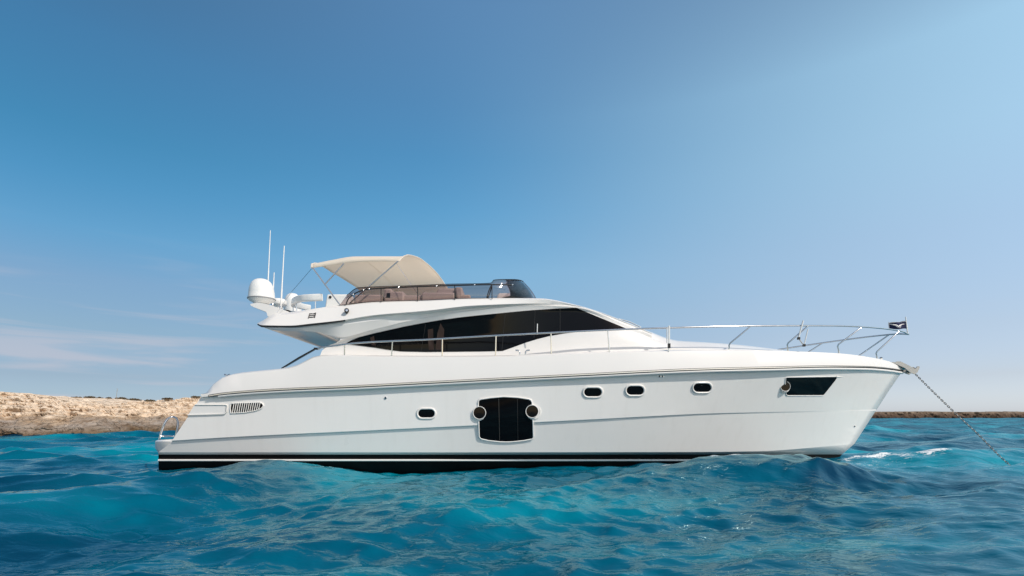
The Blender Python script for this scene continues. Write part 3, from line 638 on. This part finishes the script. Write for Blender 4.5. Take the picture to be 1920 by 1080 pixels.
# anchor roller
V, Fc = [], []
for yy in (-.09, .09):
    out = sc([(1500, 625), (1560, 605), (1600, 606), (1700, 655), (1760, 690), (1790, 700), (1815, 668), (1840, 668), (1842, 690), (1815, 745), (1780, 768), (1730, 752), (1680, 715), (1655, 690), (1560, 650)], 6.857, 1450, 590)
    off = len(V); n = len(out)
    for dy in (-.012, .012):
        for x, y in out: p = PB(x, y, 0); V.append(Vector((p.x, YC+yy+dy, p.z)))
    for i in range(n): Fc.append((off+i, off+(i+1) % n, off+n+(i+1) % n, off+n+i))
    Fc += [tuple(off+i for i in range(n-1, -1, -1)), tuple(off+n+i for i in range(n))]
ar = mesh_obj('anchor_roller', V, Fc, M['galv'], yacht, smooth=False)
lathe('roller_wheel', PB(1709, 694, 0)+Vector((0, -.08, 0)), [(.02, 0), (.06, .0), (.04, .08), (.06, .16), (.02, .16)], M['rubber'], ar, axis=Vector((0, 1, 0)), seg=18)
V, Fc = box_geo(PB(1690, 688, 0), (.2, .16, .05), [], [], Matrix.Rotation(R(32), 3, 'Y')); mesh_obj('roller_plate', V, Fc, M['galv'], ar, smooth=False)
V, Fc = lathe_geo(PB(1652, 674, .3), [(.03, -.05), (.03, .03), (.045, .04), (.02, .06)], seg=12); mesh_obj('bow_light', V, Fc, M['steel'], yacht)
# burgee
fs = tube('flagstaff', [PB(1702, 626, .02), PB(1698, 594, .02)], [.016, .012], M['plastic'], yacht)
V = []; nf = 14; mf = 7
for i in range(nf+1):
    t = i/nf
    for j in range(mf+1):
        s = j/mf; px = (1699.3+s*1.7)+(1668-(1699.3+s*1.7))*t; py = (602+s*14.5)*(1-t)+(605+s*12.3)*t
        p = PB(px, py, .02); V.append(p+Vector((0, .05*math.sin(t*8+s)*t, .01*math.sin(t*9))))
flag = mesh_obj('flag', V, grid_faces(nf+1, mf+1), M['navy'], fs, angle=60)
sm = flag.modifiers.new('thickness', 'SOLIDIFY'); sm.thickness = .003; sm.offset = 0
def onflag(u, v):     # u 0..1 from the free end to the staff, v 0..1 downwards
    t = 1-u; px = (1699.3+v*1.7)+(1668-(1699.3+v*1.7))*t; py = (602+v*14.5)*(1-t)+(605+v*12.3)*t
    return PB(px, py, .02)+Vector((0, .05*math.sin(t*8+v)*t-.006, .01*math.sin(t*9)))
V, Fc = [], []
tube_geo([onflag(*q) for q in ((.04, .22), (.18, .34), (.32, .44), (.46, .66), (.55, .50), (.70, .42), (.86, .42))], [.006, .012, .02, .024, .016, .010, .006], V=V, Fc=Fc, seg=4, rz=None)
tube_geo([onflag(*q) for q in ((.66, .45), (.60, .68), (.52, .84))], [.010, .008, .006], V=V, Fc=Fc, seg=4)
for v in (0.03, ): tube_geo([onflag(u, v) for u in (0, .3, .6, 1)], .004, V=V, Fc=Fc, seg=4)
tube_geo([onflag(.01, v) for v in (-.12, .5, 1)], .008, V=V, Fc=Fc, seg=4)
mesh_obj('flag_emblem', V, Fc, M['white'], fs)

# ------------------------------------------------------------------ anchor chain
cp = smooth_curve([(1712, 697, 13.35), (1748, 733, 13.05), (1786, 769.7, 12.75), (1833.5, 814, 12.4), (1872, 852.8, 12.1), (1902, 880, 11.85), (1925, 902, 11.6)], 400)
CPn = [P(*p) for p in cp]
V, Fc = [], []; acc = 0; last = CPn[0]; kk = 0; pitch = .052
for a, b_ in zip(CPn[:-1], CPn[1:]):
    acc += (b_-a).length
    if acc >= pitch:
        acc -= pitch; T = (b_-a).normalized(); s1 = T.cross(Vector((0, 1, 0))).normalized(); s2 = T.cross(s1).normalized()
        n1 = (s1+s2).normalized() if kk % 2 else (s1-s2).normalized(); L_, w_ = .037, .017
        tube_geo([b_+T*(L_*math.cos(t)+(.010 if math.cos(t) > 0 else -.010)*0)+n1*(w_*math.sin(t)) for t in np.linspace(0, 2*math.pi, 10, endpoint=False)], 0.0068, closed=True, V=V, Fc=Fc, seg=5); kk += 1
ch = mesh_obj('anchor_chain', V, Fc, M['chain'], None, angle=60, origin=CPn[-1], recalc=False)
ch['label'] = 'galvanised link chain running from the bow roller down into the sea'; ch['category'] = 'anchor chain'

# ------------------------------------------------------------------ numpy noise
def hash3(i, j, k, seed=0):
    n = (i*374761393+j*668265263+k*2147483647+seed*1274126177) & 0xFFFFFFFF
    n = ((n ^ (n >> 13))*1274126177) & 0xFFFFFFFF; n = n ^ (n >> 16)
    return (n & 0xFFFFFF)/float(0xFFFFFF)
def vnoise(x, y, z, seed=0):
    xi, yi, zi = np.floor(x).astype(np.int64), np.floor(y).astype(np.int64), np.floor(z).astype(np.int64)
    fx, fy, fz = x-xi, y-yi, z-zi; fx, fy, fz = [t*t*(3-2*t) for t in (fx, fy, fz)]; r = 0
    for a in (0, 1):
        for b in (0, 1):
            for c in (0, 1):
                r = r+hash3(xi+a, yi+b, zi+c, seed)*(fx if a else 1-fx)*(fy if b else 1-fy)*(fz if c else 1-fz)
    return r*2-1
def fbm(x, y, z, o=5, seed=0, g=.5):
    s = 0; a = 1; t = 0
    for i in range(o): s = s+a*vnoise(x*2**i, y*2**i, z*2**i, seed+i); t += a; a *= g
    return s/t
def np_mesh(name, V, nr, nc, m, wrap=False, attrs=None, smooth=True):
    me = bpy.data.meshes.new(name); V = V.reshape(-1, 3)
    r = np.arange(nr-1)[:, None]; c = np.arange(nc if wrap else nc-1)[None, :]
    a = r*nc+c; b = r*nc+(c+1) % nc; Q = np.stack([a, b, b+nc, a+nc], -1).reshape(-1, 4)
    me.vertices.add(len(V)); me.vertices.foreach_set('co', V.astype(np.float32).ravel())
    me.loops.add(Q.size); me.loops.foreach_set('vertex_index', Q.astype(np.int32).ravel())
    me.polygons.add(len(Q)); me.polygons.foreach_set('loop_start', np.arange(0, Q.size, 4, dtype=np.int32)); me.polygons.foreach_set('loop_total', np.full(len(Q), 4, np.int32))
    me.update(calc_edges=True); me.polygons.foreach_set('use_smooth', np.full(len(Q), smooth)); me.materials.append(m)
    for k, v in (attrs or {}).items():
        at = me.attributes.new(k, 'FLOAT', 'POINT'); at.data.foreach_set('value', v.astype(np.float32).ravel())
    o = bpy.data.objects.new(name, me); S.collection.objects.link(o); return o

# ------------------------------------------------------------------ water
waves = []
def addw(n, l0, l1, st, spread, base):
    for _ in range(n):
        L = math.exp(RNG.uniform(math.log(l0), math.log(l1))); th = base+RNG.normal(0, spread)
        waves.append((L, L*st*RNG.uniform(.6, 1.3)/math.sqrt(n), math.cos(th), math.sin(th), RNG.uniform(0, 6.283)))
addw(10, 4.5, 9.5, .022, .35, R(-62)); addw(14, 1.8, 4.2, .035, .5, R(-72)); addw(20, .8, 1.7, .030, .6, R(-80)); addw(26, .33, .8, .040, .75, R(-85)); addw(28, 0.13, .33, .018, .9, R(-85))
def gauss(x, y, cx, cy, sx, sy, a=0):
    c, s = math.cos(a), math.sin(a); u = (x-cx)*c+(y-cy)*s; v = -(x-cx)*s+(y-cy)*c
    return np.exp(-.5*((u/sx)**2+(v/sy)**2))
def ridge(x, y, pts, w, skew=1.):
    d = np.full_like(x, 1e9); A_ = np.array(pts); amp = np.zeros_like(x)
    for (x0, y0), (x1, y1) in zip(A_[:-1], A_[1:]):
        dx, dy = x1-x0, y1-y0; t = np.clip(((x-x0)*dx+(y-y0)*dy)/(dx*dx+dy*dy), 0, 1)
        q = np.hypot(x-x0-t*dx, y-y0-t*dy); d = np.minimum(d, q)
    return np.exp(-.5*(d/w)**2)
def swell(x, y):
    z = .07*gauss(x, y, -4.3, 10.4, 1.9, .9)+.38*gauss(x, y, 4.5, 10.3, 1.35, .85, .1)+.30*gauss(x, y, 9.9, 13.6, 1.3, .6, -.15)-.08*gauss(x, y, -.2, 9.8, 1.6, 1.2)
    z = z+.24*ridge(x, y, [(-9.5, 3.6), (-6.2, 6.3), (-5.2, 8.3), (-4.6, 10.4)], .85)+.07*gauss(x, y, -1.4, 7.0, 1.2, .5, .3)+.10*gauss(x, y, 4.2, 7.2, 1.0, .35, -.2)-.16*gauss(x, y, -3.6, 6.0, 1.4, 1.4)-.05*gauss(x, y, -7.4, 11.2, .8, 1)
    return z
def ocean(x, y, dist, cell):
    ox = x.copy(); oy = y.copy(); z = swell(x, y)*np.clip((40-dist)/15, 0, 1); steep = np.zeros_like(x)
    calm = 1-.55*gauss(x, y, 1.2, 11.2, 9.0, 1.0)
    gain = np.clip(.35+1.5*(.5+.5*fbm(x*.30, y*.42, x*0, 3, 40))**1.5, .3, 1.5)
    for L, a, c, s, ph in waves:
        k = 2*math.pi/L; f = np.clip((L/cell-2.5)/2.5, 0, 1)*(calm if L > 1.2 else 1)*gain
        f = f*(1-(.45*gauss(x, y, 1.0, 6.0, 3.6, 2.6) if L > .5 else 0))
        p = k*(c*x+s*y)+ph; sn, cs = np.sin(p), np.cos(p); q = .75
        z = z+a*f*sn; ox = ox+q*a*f*c*cs; oy = oy+q*a*f*s*cs; steep = steep+a*f*k*sn
    return ox, oy, z, steep
NA, NR = 1500, 880
t = np.linspace(-1, 1, NA, endpoint=False); ang = math.pi*(.36*t+.64*np.sign(t)*np.abs(t)**5)      # dense ahead, sparse behind
rad = np.r_[np.exp(np.linspace(math.log(1.2), math.log(60), 560)), np.exp(np.linspace(math.log(60.4), math.log(420), 270)), np.exp(np.linspace(math.log(430), math.log(14000), NR-830))]
A2, R2 = np.meshgrid(ang, rad); X, Y = R2*np.sin(A2), R2*np.cos(A2)
cell = np.maximum(R2*np.gradient(ang)[None, :], np.gradient(rad)[:, None])
ox, oy, zz, stp = ocean(X, Y, R2, cell)
fo = (.43+.35*fbm(X*4, Y*6, X*0, 3, 90))*1.0*ridge(X, Y, [(8.4, 13.25), (9.2, 13.3), (10.0, 13.35), (10.6, 13.2)], .30)+.33*gauss(X, Y, 9.8, 12.7, 1.1, .4)+(.43+.25*fbm(X*4, Y*6, X*0, 3, 95))*(gauss(X, Y, 4.6, 10.4, 1.2, .40)+.9*gauss(X, Y, 2.8, 10.4, 1.0, .35))
fo += .36*ridge(X, Y, [(7.6, 13.2), (7.4, 12.8), (6.0, 12.1), (4, 11.5), (0, 11.35), (-5, 11.35), (-7.8, 11.5)], .12)+.38*gauss(X, Y, 8.0, 12.3, .9, .3)+.22*gauss(X, Y, -2.9, 7.0, .7, .5)
fo += np.clip(stp-.62, 0, 1)*.5
shore = np.exp(-.5*((Y-(29+np.clip(X+20, 0, 20)*.6))/.5)**2)*(X < -11)
V = np.stack([ox, oy, zz], -1)
def water_mat():
    m = bpy.data.materials.new('sea_water'); m.use_nodes = True; nt = m.node_tree; N = nt.nodes; L = nt.links; b = N['Principled BSDF']
    tc = N.new('ShaderNodeTexCoord')
    def noise(sc, det, stretch=(1, 1, 1), dist=0, rot=0):
        mp = N.new('ShaderNodeMapping'); mp.inputs['Scale'].default_value = stretch; mp.inputs['Rotation'].default_value[2] = rot; L.new(tc.outputs['Object'], mp.inputs[0])
        n = N.new('ShaderNodeTexNoise'); n.inputs['Scale'].default_value = sc; n.inputs['Detail'].default_value = det; n.inputs['Distortion'].default_value = dist
        L.new(mp.outputs[0], n.inputs['Vector']); return n.outputs[0]
    def rampn(src, st):
        r = N.new('ShaderNodeValToRGB'); L.new(src, r.inputs[0]); set_ramp(r, st); return r.outputs[0]
    big = noise(.13, 4, (1, 1.4, 1), .7)
    col = rampn(big, [(.36, WC[0]), (.50, WC[1]), (.64, WC[2])])
    fa = N.new('ShaderNodeAttribute'); fa.attribute_name = 'foam'
    f1 = noise(8, 9, (1, 1.4, 1), 1.0); f1.node.inputs['Roughness'].default_value = .72
    ad = N.new('ShaderNodeMath'); ad.operation = 'ADD'; L.new(fa.outputs['Fac'], ad.inputs[0]); L.new(f1, ad.inputs[1])
    mr = N.new('ShaderNodeMapRange'); mr.interpolation_type = 'SMOOTHSTEP'; mr.inputs[1].default_value = .91; mr.inputs[2].default_value = 1.12; L.new(ad.outputs[0], mr.inputs[0])
    mx = N.new('ShaderNodeMix'); mx.data_type = 'RGBA'; L.new(mr.outputs[0], mx.inputs[0]); L.new(col, mx.inputs[6]); mx.inputs[7].default_value = (.80, .83, .84, 1)
    L.new(mx.outputs[2], b.inputs['Base Color'])
    rg = N.new('ShaderNodeMapRange'); rg.inputs[3].default_value = .02; rg.inputs[4].default_value = .6; L.new(mr.outputs[0], rg.inputs[0]); L.new(rg.outputs[0], b.inputs['Roughness'])
    b.inputs['IOR'].default_value = 1.333; b.inputs['Specular IOR Level'].default_value = .5
    ff = N.new('ShaderNodeAttribute'); ff.attribute_name = 'far'
    fr2 = N.new('ShaderNodeMapRange'); fr2.inputs[3].default_value = 0; fr2.inputs[4].default_value = .30; L.new(ff.outputs['Fac'], fr2.inputs[0])
    mxr = N.new('ShaderNodeMath'); mxr.operation = 'MAXIMUM'; L.new(rg.outputs[0], mxr.inputs[0]); L.new(fr2.outputs[0], mxr.inputs[1]); L.new(mxr.outputs[0], b.inputs['Roughness'])
    h0 = noise(.55, 5, (1, 1.8, 1), .8, .15); b0 = N.new('ShaderNodeBump'); b0.inputs['Distance'].default_value = .5; L.new(h0, b0.inputs['Height']); L.new(ff.outputs['Fac'], b0.inputs['Strength'])
    h1 = noise(2.6, 2, (1, 1.6, 1), .8, .2); h2 = noise(8, 2, (1, 1.5, 1), .6, -.3)
    bp = N.new('ShaderNodeBump'); bp.inputs['Strength'].default_value = .35; bp.inputs['Distance'].default_value = .06; L.new(h1, bp.inputs['Height']); L.new(b0.outputs[0], bp.inputs['Normal'])
    bp2 = N.new('ShaderNodeBump'); bp2.inputs['Strength'].default_value = .32; bp2.inputs['Distance'].default_value = .018; L.new(h2, bp2.inputs['Height']); L.new(bp.outputs[0], bp2.inputs['Normal'])
    L.new(bp2.outputs[0], b.inputs['Normal'])
    # body of the water: light coming back from below, mixed with the mirror of sky and hull by Fresnel
    df = N.new('ShaderNodeBsdfDiffuse'); L.new(col, df.inputs['Color']); L.new(bp2.outputs[0], df.inputs['Normal'])
    gl = N.new('ShaderNodeBsdfGlossy'); gl.inputs['Color'].default_value = (.70, .99, 1.0, 1); L.new(mxr.outputs[0], gl.inputs['Roughness']); L.new(bp2.outputs[0], gl.inputs['Normal'])
    fn = N.new('ShaderNodeFresnel'); fn.inputs['IOR'].default_value = 1.333; L.new(bp2.outputs[0], fn.inputs['Normal'])
    ws_ = N.new('ShaderNodeMixShader'); fk = N.new('ShaderNodeMapRange'); fk.inputs[3].default_value = .86; fk.inputs[4].default_value = .50; L.new(ff.outputs['Fac'], fk.inputs[0])
    fm = N.new('ShaderNodeMath'); fm.operation = 'MULTIPLY'; L.new(fn.outputs[0], fm.inputs[0]); L.new(fk.outputs[0], fm.inputs[1]); L.new(fm.outputs[0], ws_.inputs[0]); L.new(df.outputs[0], ws_.inputs[1]); L.new(gl.outputs[0], ws_.inputs[2])
    fs_ = N.new('ShaderNodeMixShader'); L.new(mr.outputs[0], fs_.inputs[0]); L.new(ws_.outputs[0], fs_.inputs[1]); L.new(b.outputs[0], fs_.inputs[2])
    L.new(fs_.outputs[0], N['Material Output'].inputs['Surface'])
    return m
WC = [(.000, .030, .070), (.000, .100, .165), (.000, .235, .310)]
sea = np_mesh('water', V, NR, NA, water_mat(), wrap=True, attrs={'foam': fo+shore*.4, 'far': np.clip((R2-11)/50, 0, 1)}); sea['kind'] = 'structure'
# lid below the eye (the small hole in the fan)
rim0 = V[0]; me = sea.data

# ------------------------------------------------------------------ land
def rock_mat(name, cols, band):
    m = bpy.data.materials.new(name); m.use_nodes = True; nt = m.node_tree; N = nt.nodes; L = nt.links; b = N['Principled BSDF']; b.inputs['Roughness'].default_value = .92; b.inputs['Specular IOR Level'].default_value = .15
    tc = N.new('ShaderNodeTexCoord'); sx = N.new('ShaderNodeSeparateXYZ'); L.new(tc.outputs['Object'], sx.inputs[0])
    def noise(sc, det, st=(1, 1, 1), dist=.3):
        mp = N.new('ShaderNodeMapping'); mp.inputs['Scale'].default_value = st; L.new(tc.outputs['Object'], mp.inputs[0])
        n = N.new('ShaderNodeTexNoise'); n.inputs['Scale'].default_value = sc; n.inputs['Detail'].default_value = det; n.inputs['Distortion'].default_value = dist; L.new(mp.outputs[0], n.inputs[0]); return n.outputs[0]
    def mth(op, a, b_):
        n = N.new('ShaderNodeMath'); n.operation = op
        for i, v in enumerate((a, b_)):
            if isinstance(v, (int, float)): n.inputs[i].default_value = v
            else: L.new(v, n.inputs[i])
        return n.outputs[0]
    hz = mth('ADD', sx.outputs['Z'], mth('MULTIPLY', mth('SUBTRACT', noise(.5, 5), .5), band*1.4))
    r = N.new('ShaderNodeValToRGB'); L.new(mth('DIVIDE', hz, band*3), r.inputs[0]); set_ramp(r, cols)
    r2 = N.new('ShaderNodeValToRGB'); L.new(noise(1.7, 8, (1, 1, 2.2), .8), r2.inputs[0]); set_ramp(r2, [(.33, (.58, .50, .43)), (.42, (.86, .81, .76)), (.52, (1.0, .98, .96)), (.66, (1.12, 1.12, 1.12))])
    mx = N.new('ShaderNodeMix'); mx.data_type = 'RGBA'; mx.blend_type = 'MULTIPLY'; mx.inputs[0].default_value = 1; L.new(r.outputs[0], mx.inputs[6]); L.new(r2.outputs[0], mx.inputs[7]); L.new(mx.outputs[2], b.inputs['Base Color'])
    mpv = N.new('ShaderNodeMapping'); mpv.inputs['Scale'].default_value = (1, .8, 2.4); L.new(tc.outputs['Object'], mpv.inputs[0])
    ms = N.new('ShaderNodeMixRGB'); ms.inputs[0].default_value = .12; L.new(mpv.outputs[0], ms.inputs[1])
    nn = N.new('ShaderNodeTexNoise'); nn.inputs['Scale'].default_value = 1.4; nn.inputs['Detail'].default_value = 4; L.new(mpv.outputs[0], nn.inputs[0]); L.new(nn.outputs['Color'], ms.inputs[2])
    vo = N.new('ShaderNodeTexVoronoi'); vo.feature = 'DISTANCE_TO_EDGE'; vo.inputs['Scale'].default_value = 1.5; L.new(ms.outputs[0], vo.inputs['Vector'])
    ck = N.new('ShaderNodeMapRange'); ck.inputs[1].default_value = 0; ck.inputs[2].default_value = .05; ck.inputs[3].default_value = .38; ck.inputs[4].default_value = 1; L.new(vo.outputs['Distance'], ck.inputs[0])
    gate = N.new('ShaderNodeMapRange'); gate.inputs[1].default_value = .46; gate.inputs[2].default_value = .54; L.new(noise(.9, 3), gate.inputs[0])
    ckm = mth('MAXIMUM', ck.outputs[0], gate.outputs[0])
    mc = N.new('ShaderNodeMix'); mc.data_type = 'RGBA'; mc.blend_type = 'MULTIPLY'; mc.inputs[0].default_value = 1; L.new(mx.outputs[2], mc.inputs[6]); L.new(ckm, mc.inputs[7]); L.new(mc.outputs[2], b.inputs['Base Color'])
    bp = N.new('ShaderNodeBump'); bp.inputs['Strength'].default_value = 1; bp.inputs['Distance'].default_value = .15; L.new(noise(5, 8), bp.inputs['Height']); L.new(bp.outputs[0], b.inputs['Normal'])
    return m
RC = [(0, (.05, .035, .022)), (.05, (.16, .105, .06)), (.12, (.20, .15, .11)), (.25, (.33, .28, .235)), (.36, (.38, .28, .19)), (.43, (.66, .53, .40)), (1, (.70, .585, .46))]
# left shore: front line in plan, ridge behind it
nu, nv = 1240, 330
pxs = np.r_[np.linspace(-2600, -424, 340), np.linspace(-420, 1100, 900)]
Df = pchip([-2600, -420, 0, 150, 300, 400, 700, 1100], [29, 27, 27.5, 28, 33, 37, 55, 90], pxs)
Dr = Df+pchip([-2600, -420, 0, 150, 300, 400, 700, 1100], [20, 16, 17, 14, 16, 18, 25, 40], pxs)
ry = pchip([-2600, -1400, -420, 0, 30, 60, 90, 108, 130, 160, 200, 240, 280, 320, 375, 500, 1100], [735, 712, 725, 735.5, 737, 741, 744, 749, 754, 756, 757, 755.5, 752, 748.5, 744, 745, 764], pxs)
Xf = (pxs-960)*Df/F; Xr = (pxs-960)*Dr/F; Zr = CZ+(HZ-ry)*Dr/F
v = np.linspace(0, 1, nv)**1.25; q = v[:, None]
# v<.0.22: cliff face; then slope to the ridge; then falls away behind
fx = np.clip((q-.0)/.8, 0, 1)
XX = Xf[None, :]*(1-fx)+Xr[None, :]*fx; DD = Df[None, :]*(1-fx)+Dr[None, :]*fx
cl = 1.05+.30*fbm(pxs*.012, pxs*0, pxs*0, 4, 5); cl = np.maximum(.5, cl)[None, :]
und = fbm(XX*.25, DD*.25, DD*0, 5, 21)
fr_ = np.clip(q/.10, 0, 1); face = cl*(fr_**.45)
up = np.clip((q-.10)/.70, 0, 1); slope = (Zr[None, :]-cl)*(up**.85)
ZZ = -.5+(face+.5)*np.clip(q/.02, 0, 1)**.6+slope
back = np.clip((q-.8)/.2, 0, 1); DD = DD+back*60; XX = XX+back*0; ZZ = ZZ-back*1.5
n1 = fbm(XX*.55, DD*.55, ZZ*1.1, 6, 3, .55); n2 = fbm(XX*1.9, DD*1.9, ZZ*3.0, 5, 9, .55)
lay = np.abs(np.mod(ZZ*2.6+n1*1.6, 1)-.5)
blk = np.round(n1*5)/5
amp = np.clip(q/.05, 0, 1)*(1-.55*np.exp(-((q-.8)/.05)**2))
n5 = fbm(XX*1.1, DD*1.1, ZZ*2.4, 4, 61); n6 = fbm(XX*3.2, DD*2.6, ZZ*5, 3, 71); pit = np.clip((n5-.20)*5, 0, 1)*.22+np.clip((n6-.25)*5, 0, 1)*.12
st_ = .26; ph_ = ZZ/st_+.55*n1+.25*np.round(n2*3)/3; fr = ph_-np.floor(ph_); stp_ = np.clip((fr-.62)/.16, 0, 1); terr = (np.floor(ph_)+stp_-ph_)*st_
tm = np.clip((q-.08)/.06, 0, 1)*np.clip((.84-q)/.05, 0, 1)
ZZ = ZZ+tm*terr*.9; DD = DD+tm*.30*(1-stp_)*np.clip((fr-.45)/.15, 0, 1)
ZZ = ZZ+amp*(.26*blk+.20*n2+.08*n1+.07*lay-pit)+.0
DD = DD+np.clip(1-q/.16, 0, 1)*(.9*n1+.35*n2+.3*lay)
XX = XX+.12*n2
Vl = np.stack([XX, DD, ZZ], -1)
land = np_mesh('terrain', Vl, nv, nu, rock_mat('limestone', RC, .95), smooth=False); land['kind'] = 'structure'
# far right low shore
nu2, nv2 = 700, 60
p2 = np.linspace(1350, 2500, nu2); D2_ = pchip([1350, 1640, 1920, 2500], [200, 190, 205, 230], p2); X2 = (p2-960)*D2_/F
q2 = np.linspace(0, 1, nv2)[:, None]; top2 = (2.35+.18*fbm(p2*.02, p2*0, p2*0, 4, 8))[None, :]
XX2 = np.repeat(X2[None, :], nv2, 0); DD2 = D2_[None, :]+q2*45; n3 = fbm(XX2*.12, DD2*.25, DD2*0, 5, 31, .6); n4 = fbm(XX2*.5, DD2*.8, DD2*0, 5, 35, .6)
ZZ2 = -1+(top2+1)*np.clip(q2/.07, 0, 1)**.7*(1-np.clip((q2-.9)/.1, 0, 1)*1)+np.clip(q2/.1, 0, 1)*(.25*n3+.22*n4); DD2 = DD2+np.clip(1-q2/.2, 0, 1)*(3.5*n3+2.2*n4)
RC2 = [(0, (.035, .024, .016)), (.12, (.08, .052, .035)), (.5, (.13, .09, .065)), (.8, (.22, .165, .12)), (1, (.30, .24, .18))]
ld2 = np_mesh('terrain', np.stack([XX2, DD2, ZZ2], -1), nv2, nu2, rock_mat('brown_ledge', RC2, .9), smooth=False); ld2['kind'] = 'structure'
# low dry bushes along the ridge
def skyline(px):
    sx = 960+Vl[..., 0]/Vl[..., 1]*F; sy = (Vl[..., 2]-CZ)/Vl[..., 1]; ok = abs(sx-px) < 2; w = np.where(ok, sy, -9); i = np.unravel_index(np.argmax(w), w.shape)
    return Vector([float(q) for q in Vl[i]])-Vector((0, 0, .04))
def bush(px, w, h, label):
    base = skyline(px); V, Fc = [], []
    k = base.y/F; W_, H_ = w*k, h*k
    for _ in range(int(90*max(1, w/12))):
        a = random.uniform(0, 6.283); rr = math.sqrt(random.random()); z = random.random()**.7*math.sqrt(max(0, 1-rr*rr*.8))
        c = base+Vector((math.cos(a)*rr*W_/2, math.sin(a)*rr*W_*.4, z*H_)); s = random.uniform(.04, .10)
        n = Vector((random.gauss(0, 1), random.gauss(0, 1), random.gauss(0, 1))).normalized(); t1 = n.orthogonal().normalized()*s; t2 = n.cross(t1)*.6; o_ = len(V)
        V.extend([c-t1-t2, c+t1-t2*.5, c+t1*.6+t2, c-t1*.7+t2]); Fc.append((o_, o_+1, o_+2, o_+3))
    o = mesh_obj('bush', V, Fc, M['bush'], None, smooth=False, origin=base, recalc=False)
    o['label'] = label; o['category'] = 'bush'; o['group'] = 'dry bushes on the limestone ridge'
bush(143, 18, 2.1, 'leftmost low dry bush on the pale rock ridge, farthest from the yacht')
bush(169, 18, 3.5, 'small dry bush on the ridge, second from the left, left of the thin pole')
bush(184, 12, 2.8, 'tiny dry bush on the ridge, third from the left')
bush(203, 10, 2.8, 'low dry bush just left of the thin pole, nearest to its foot')
bush(228, 19, 2.8, 'flat dry bush on the ridge just right of the thin pole')
bush(252, 28, 4.2, 'widest brown dry bush on the ridge, midway between pole and yacht stern')
bush(282, 19, 3.5, 'brown dry bush on the ridge right of the widest bush')
bush(315, 18, 2.8, 'small dry bush on the ridge, second from the yacht stern')
bush(368, 16, 2.8, 'dry bush on the ridge beside the yacht stern')
b0 = skyline(216)-Vector((0, 0, .25)); kk = b0.y/F
V, Fc = tube_geo([b0, b0+Vector((3*kk, 0, 19*kk+.3))], [.022, .016], seg=6)
tube_geo([b0+Vector((2*kk, 0, 15.5*kk+.3)), b0+Vector((4.2*kk, 0, 15.5*kk+.3))], .014, V=V, Fc=Fc, seg=5)
tube_geo([b0+Vector((3*kk, 0, 19*kk+.3)), b0+Vector((1.6*kk, 0, 20.5*kk+.3))], .010, V=V, Fc=Fc, seg=5)
po = mesh_obj('pole', V, Fc, M['pole'], None, origin=b0); po['label'] = 'thin leaning weathered pole standing on the pale rock ridge'; po['category'] = 'pole'
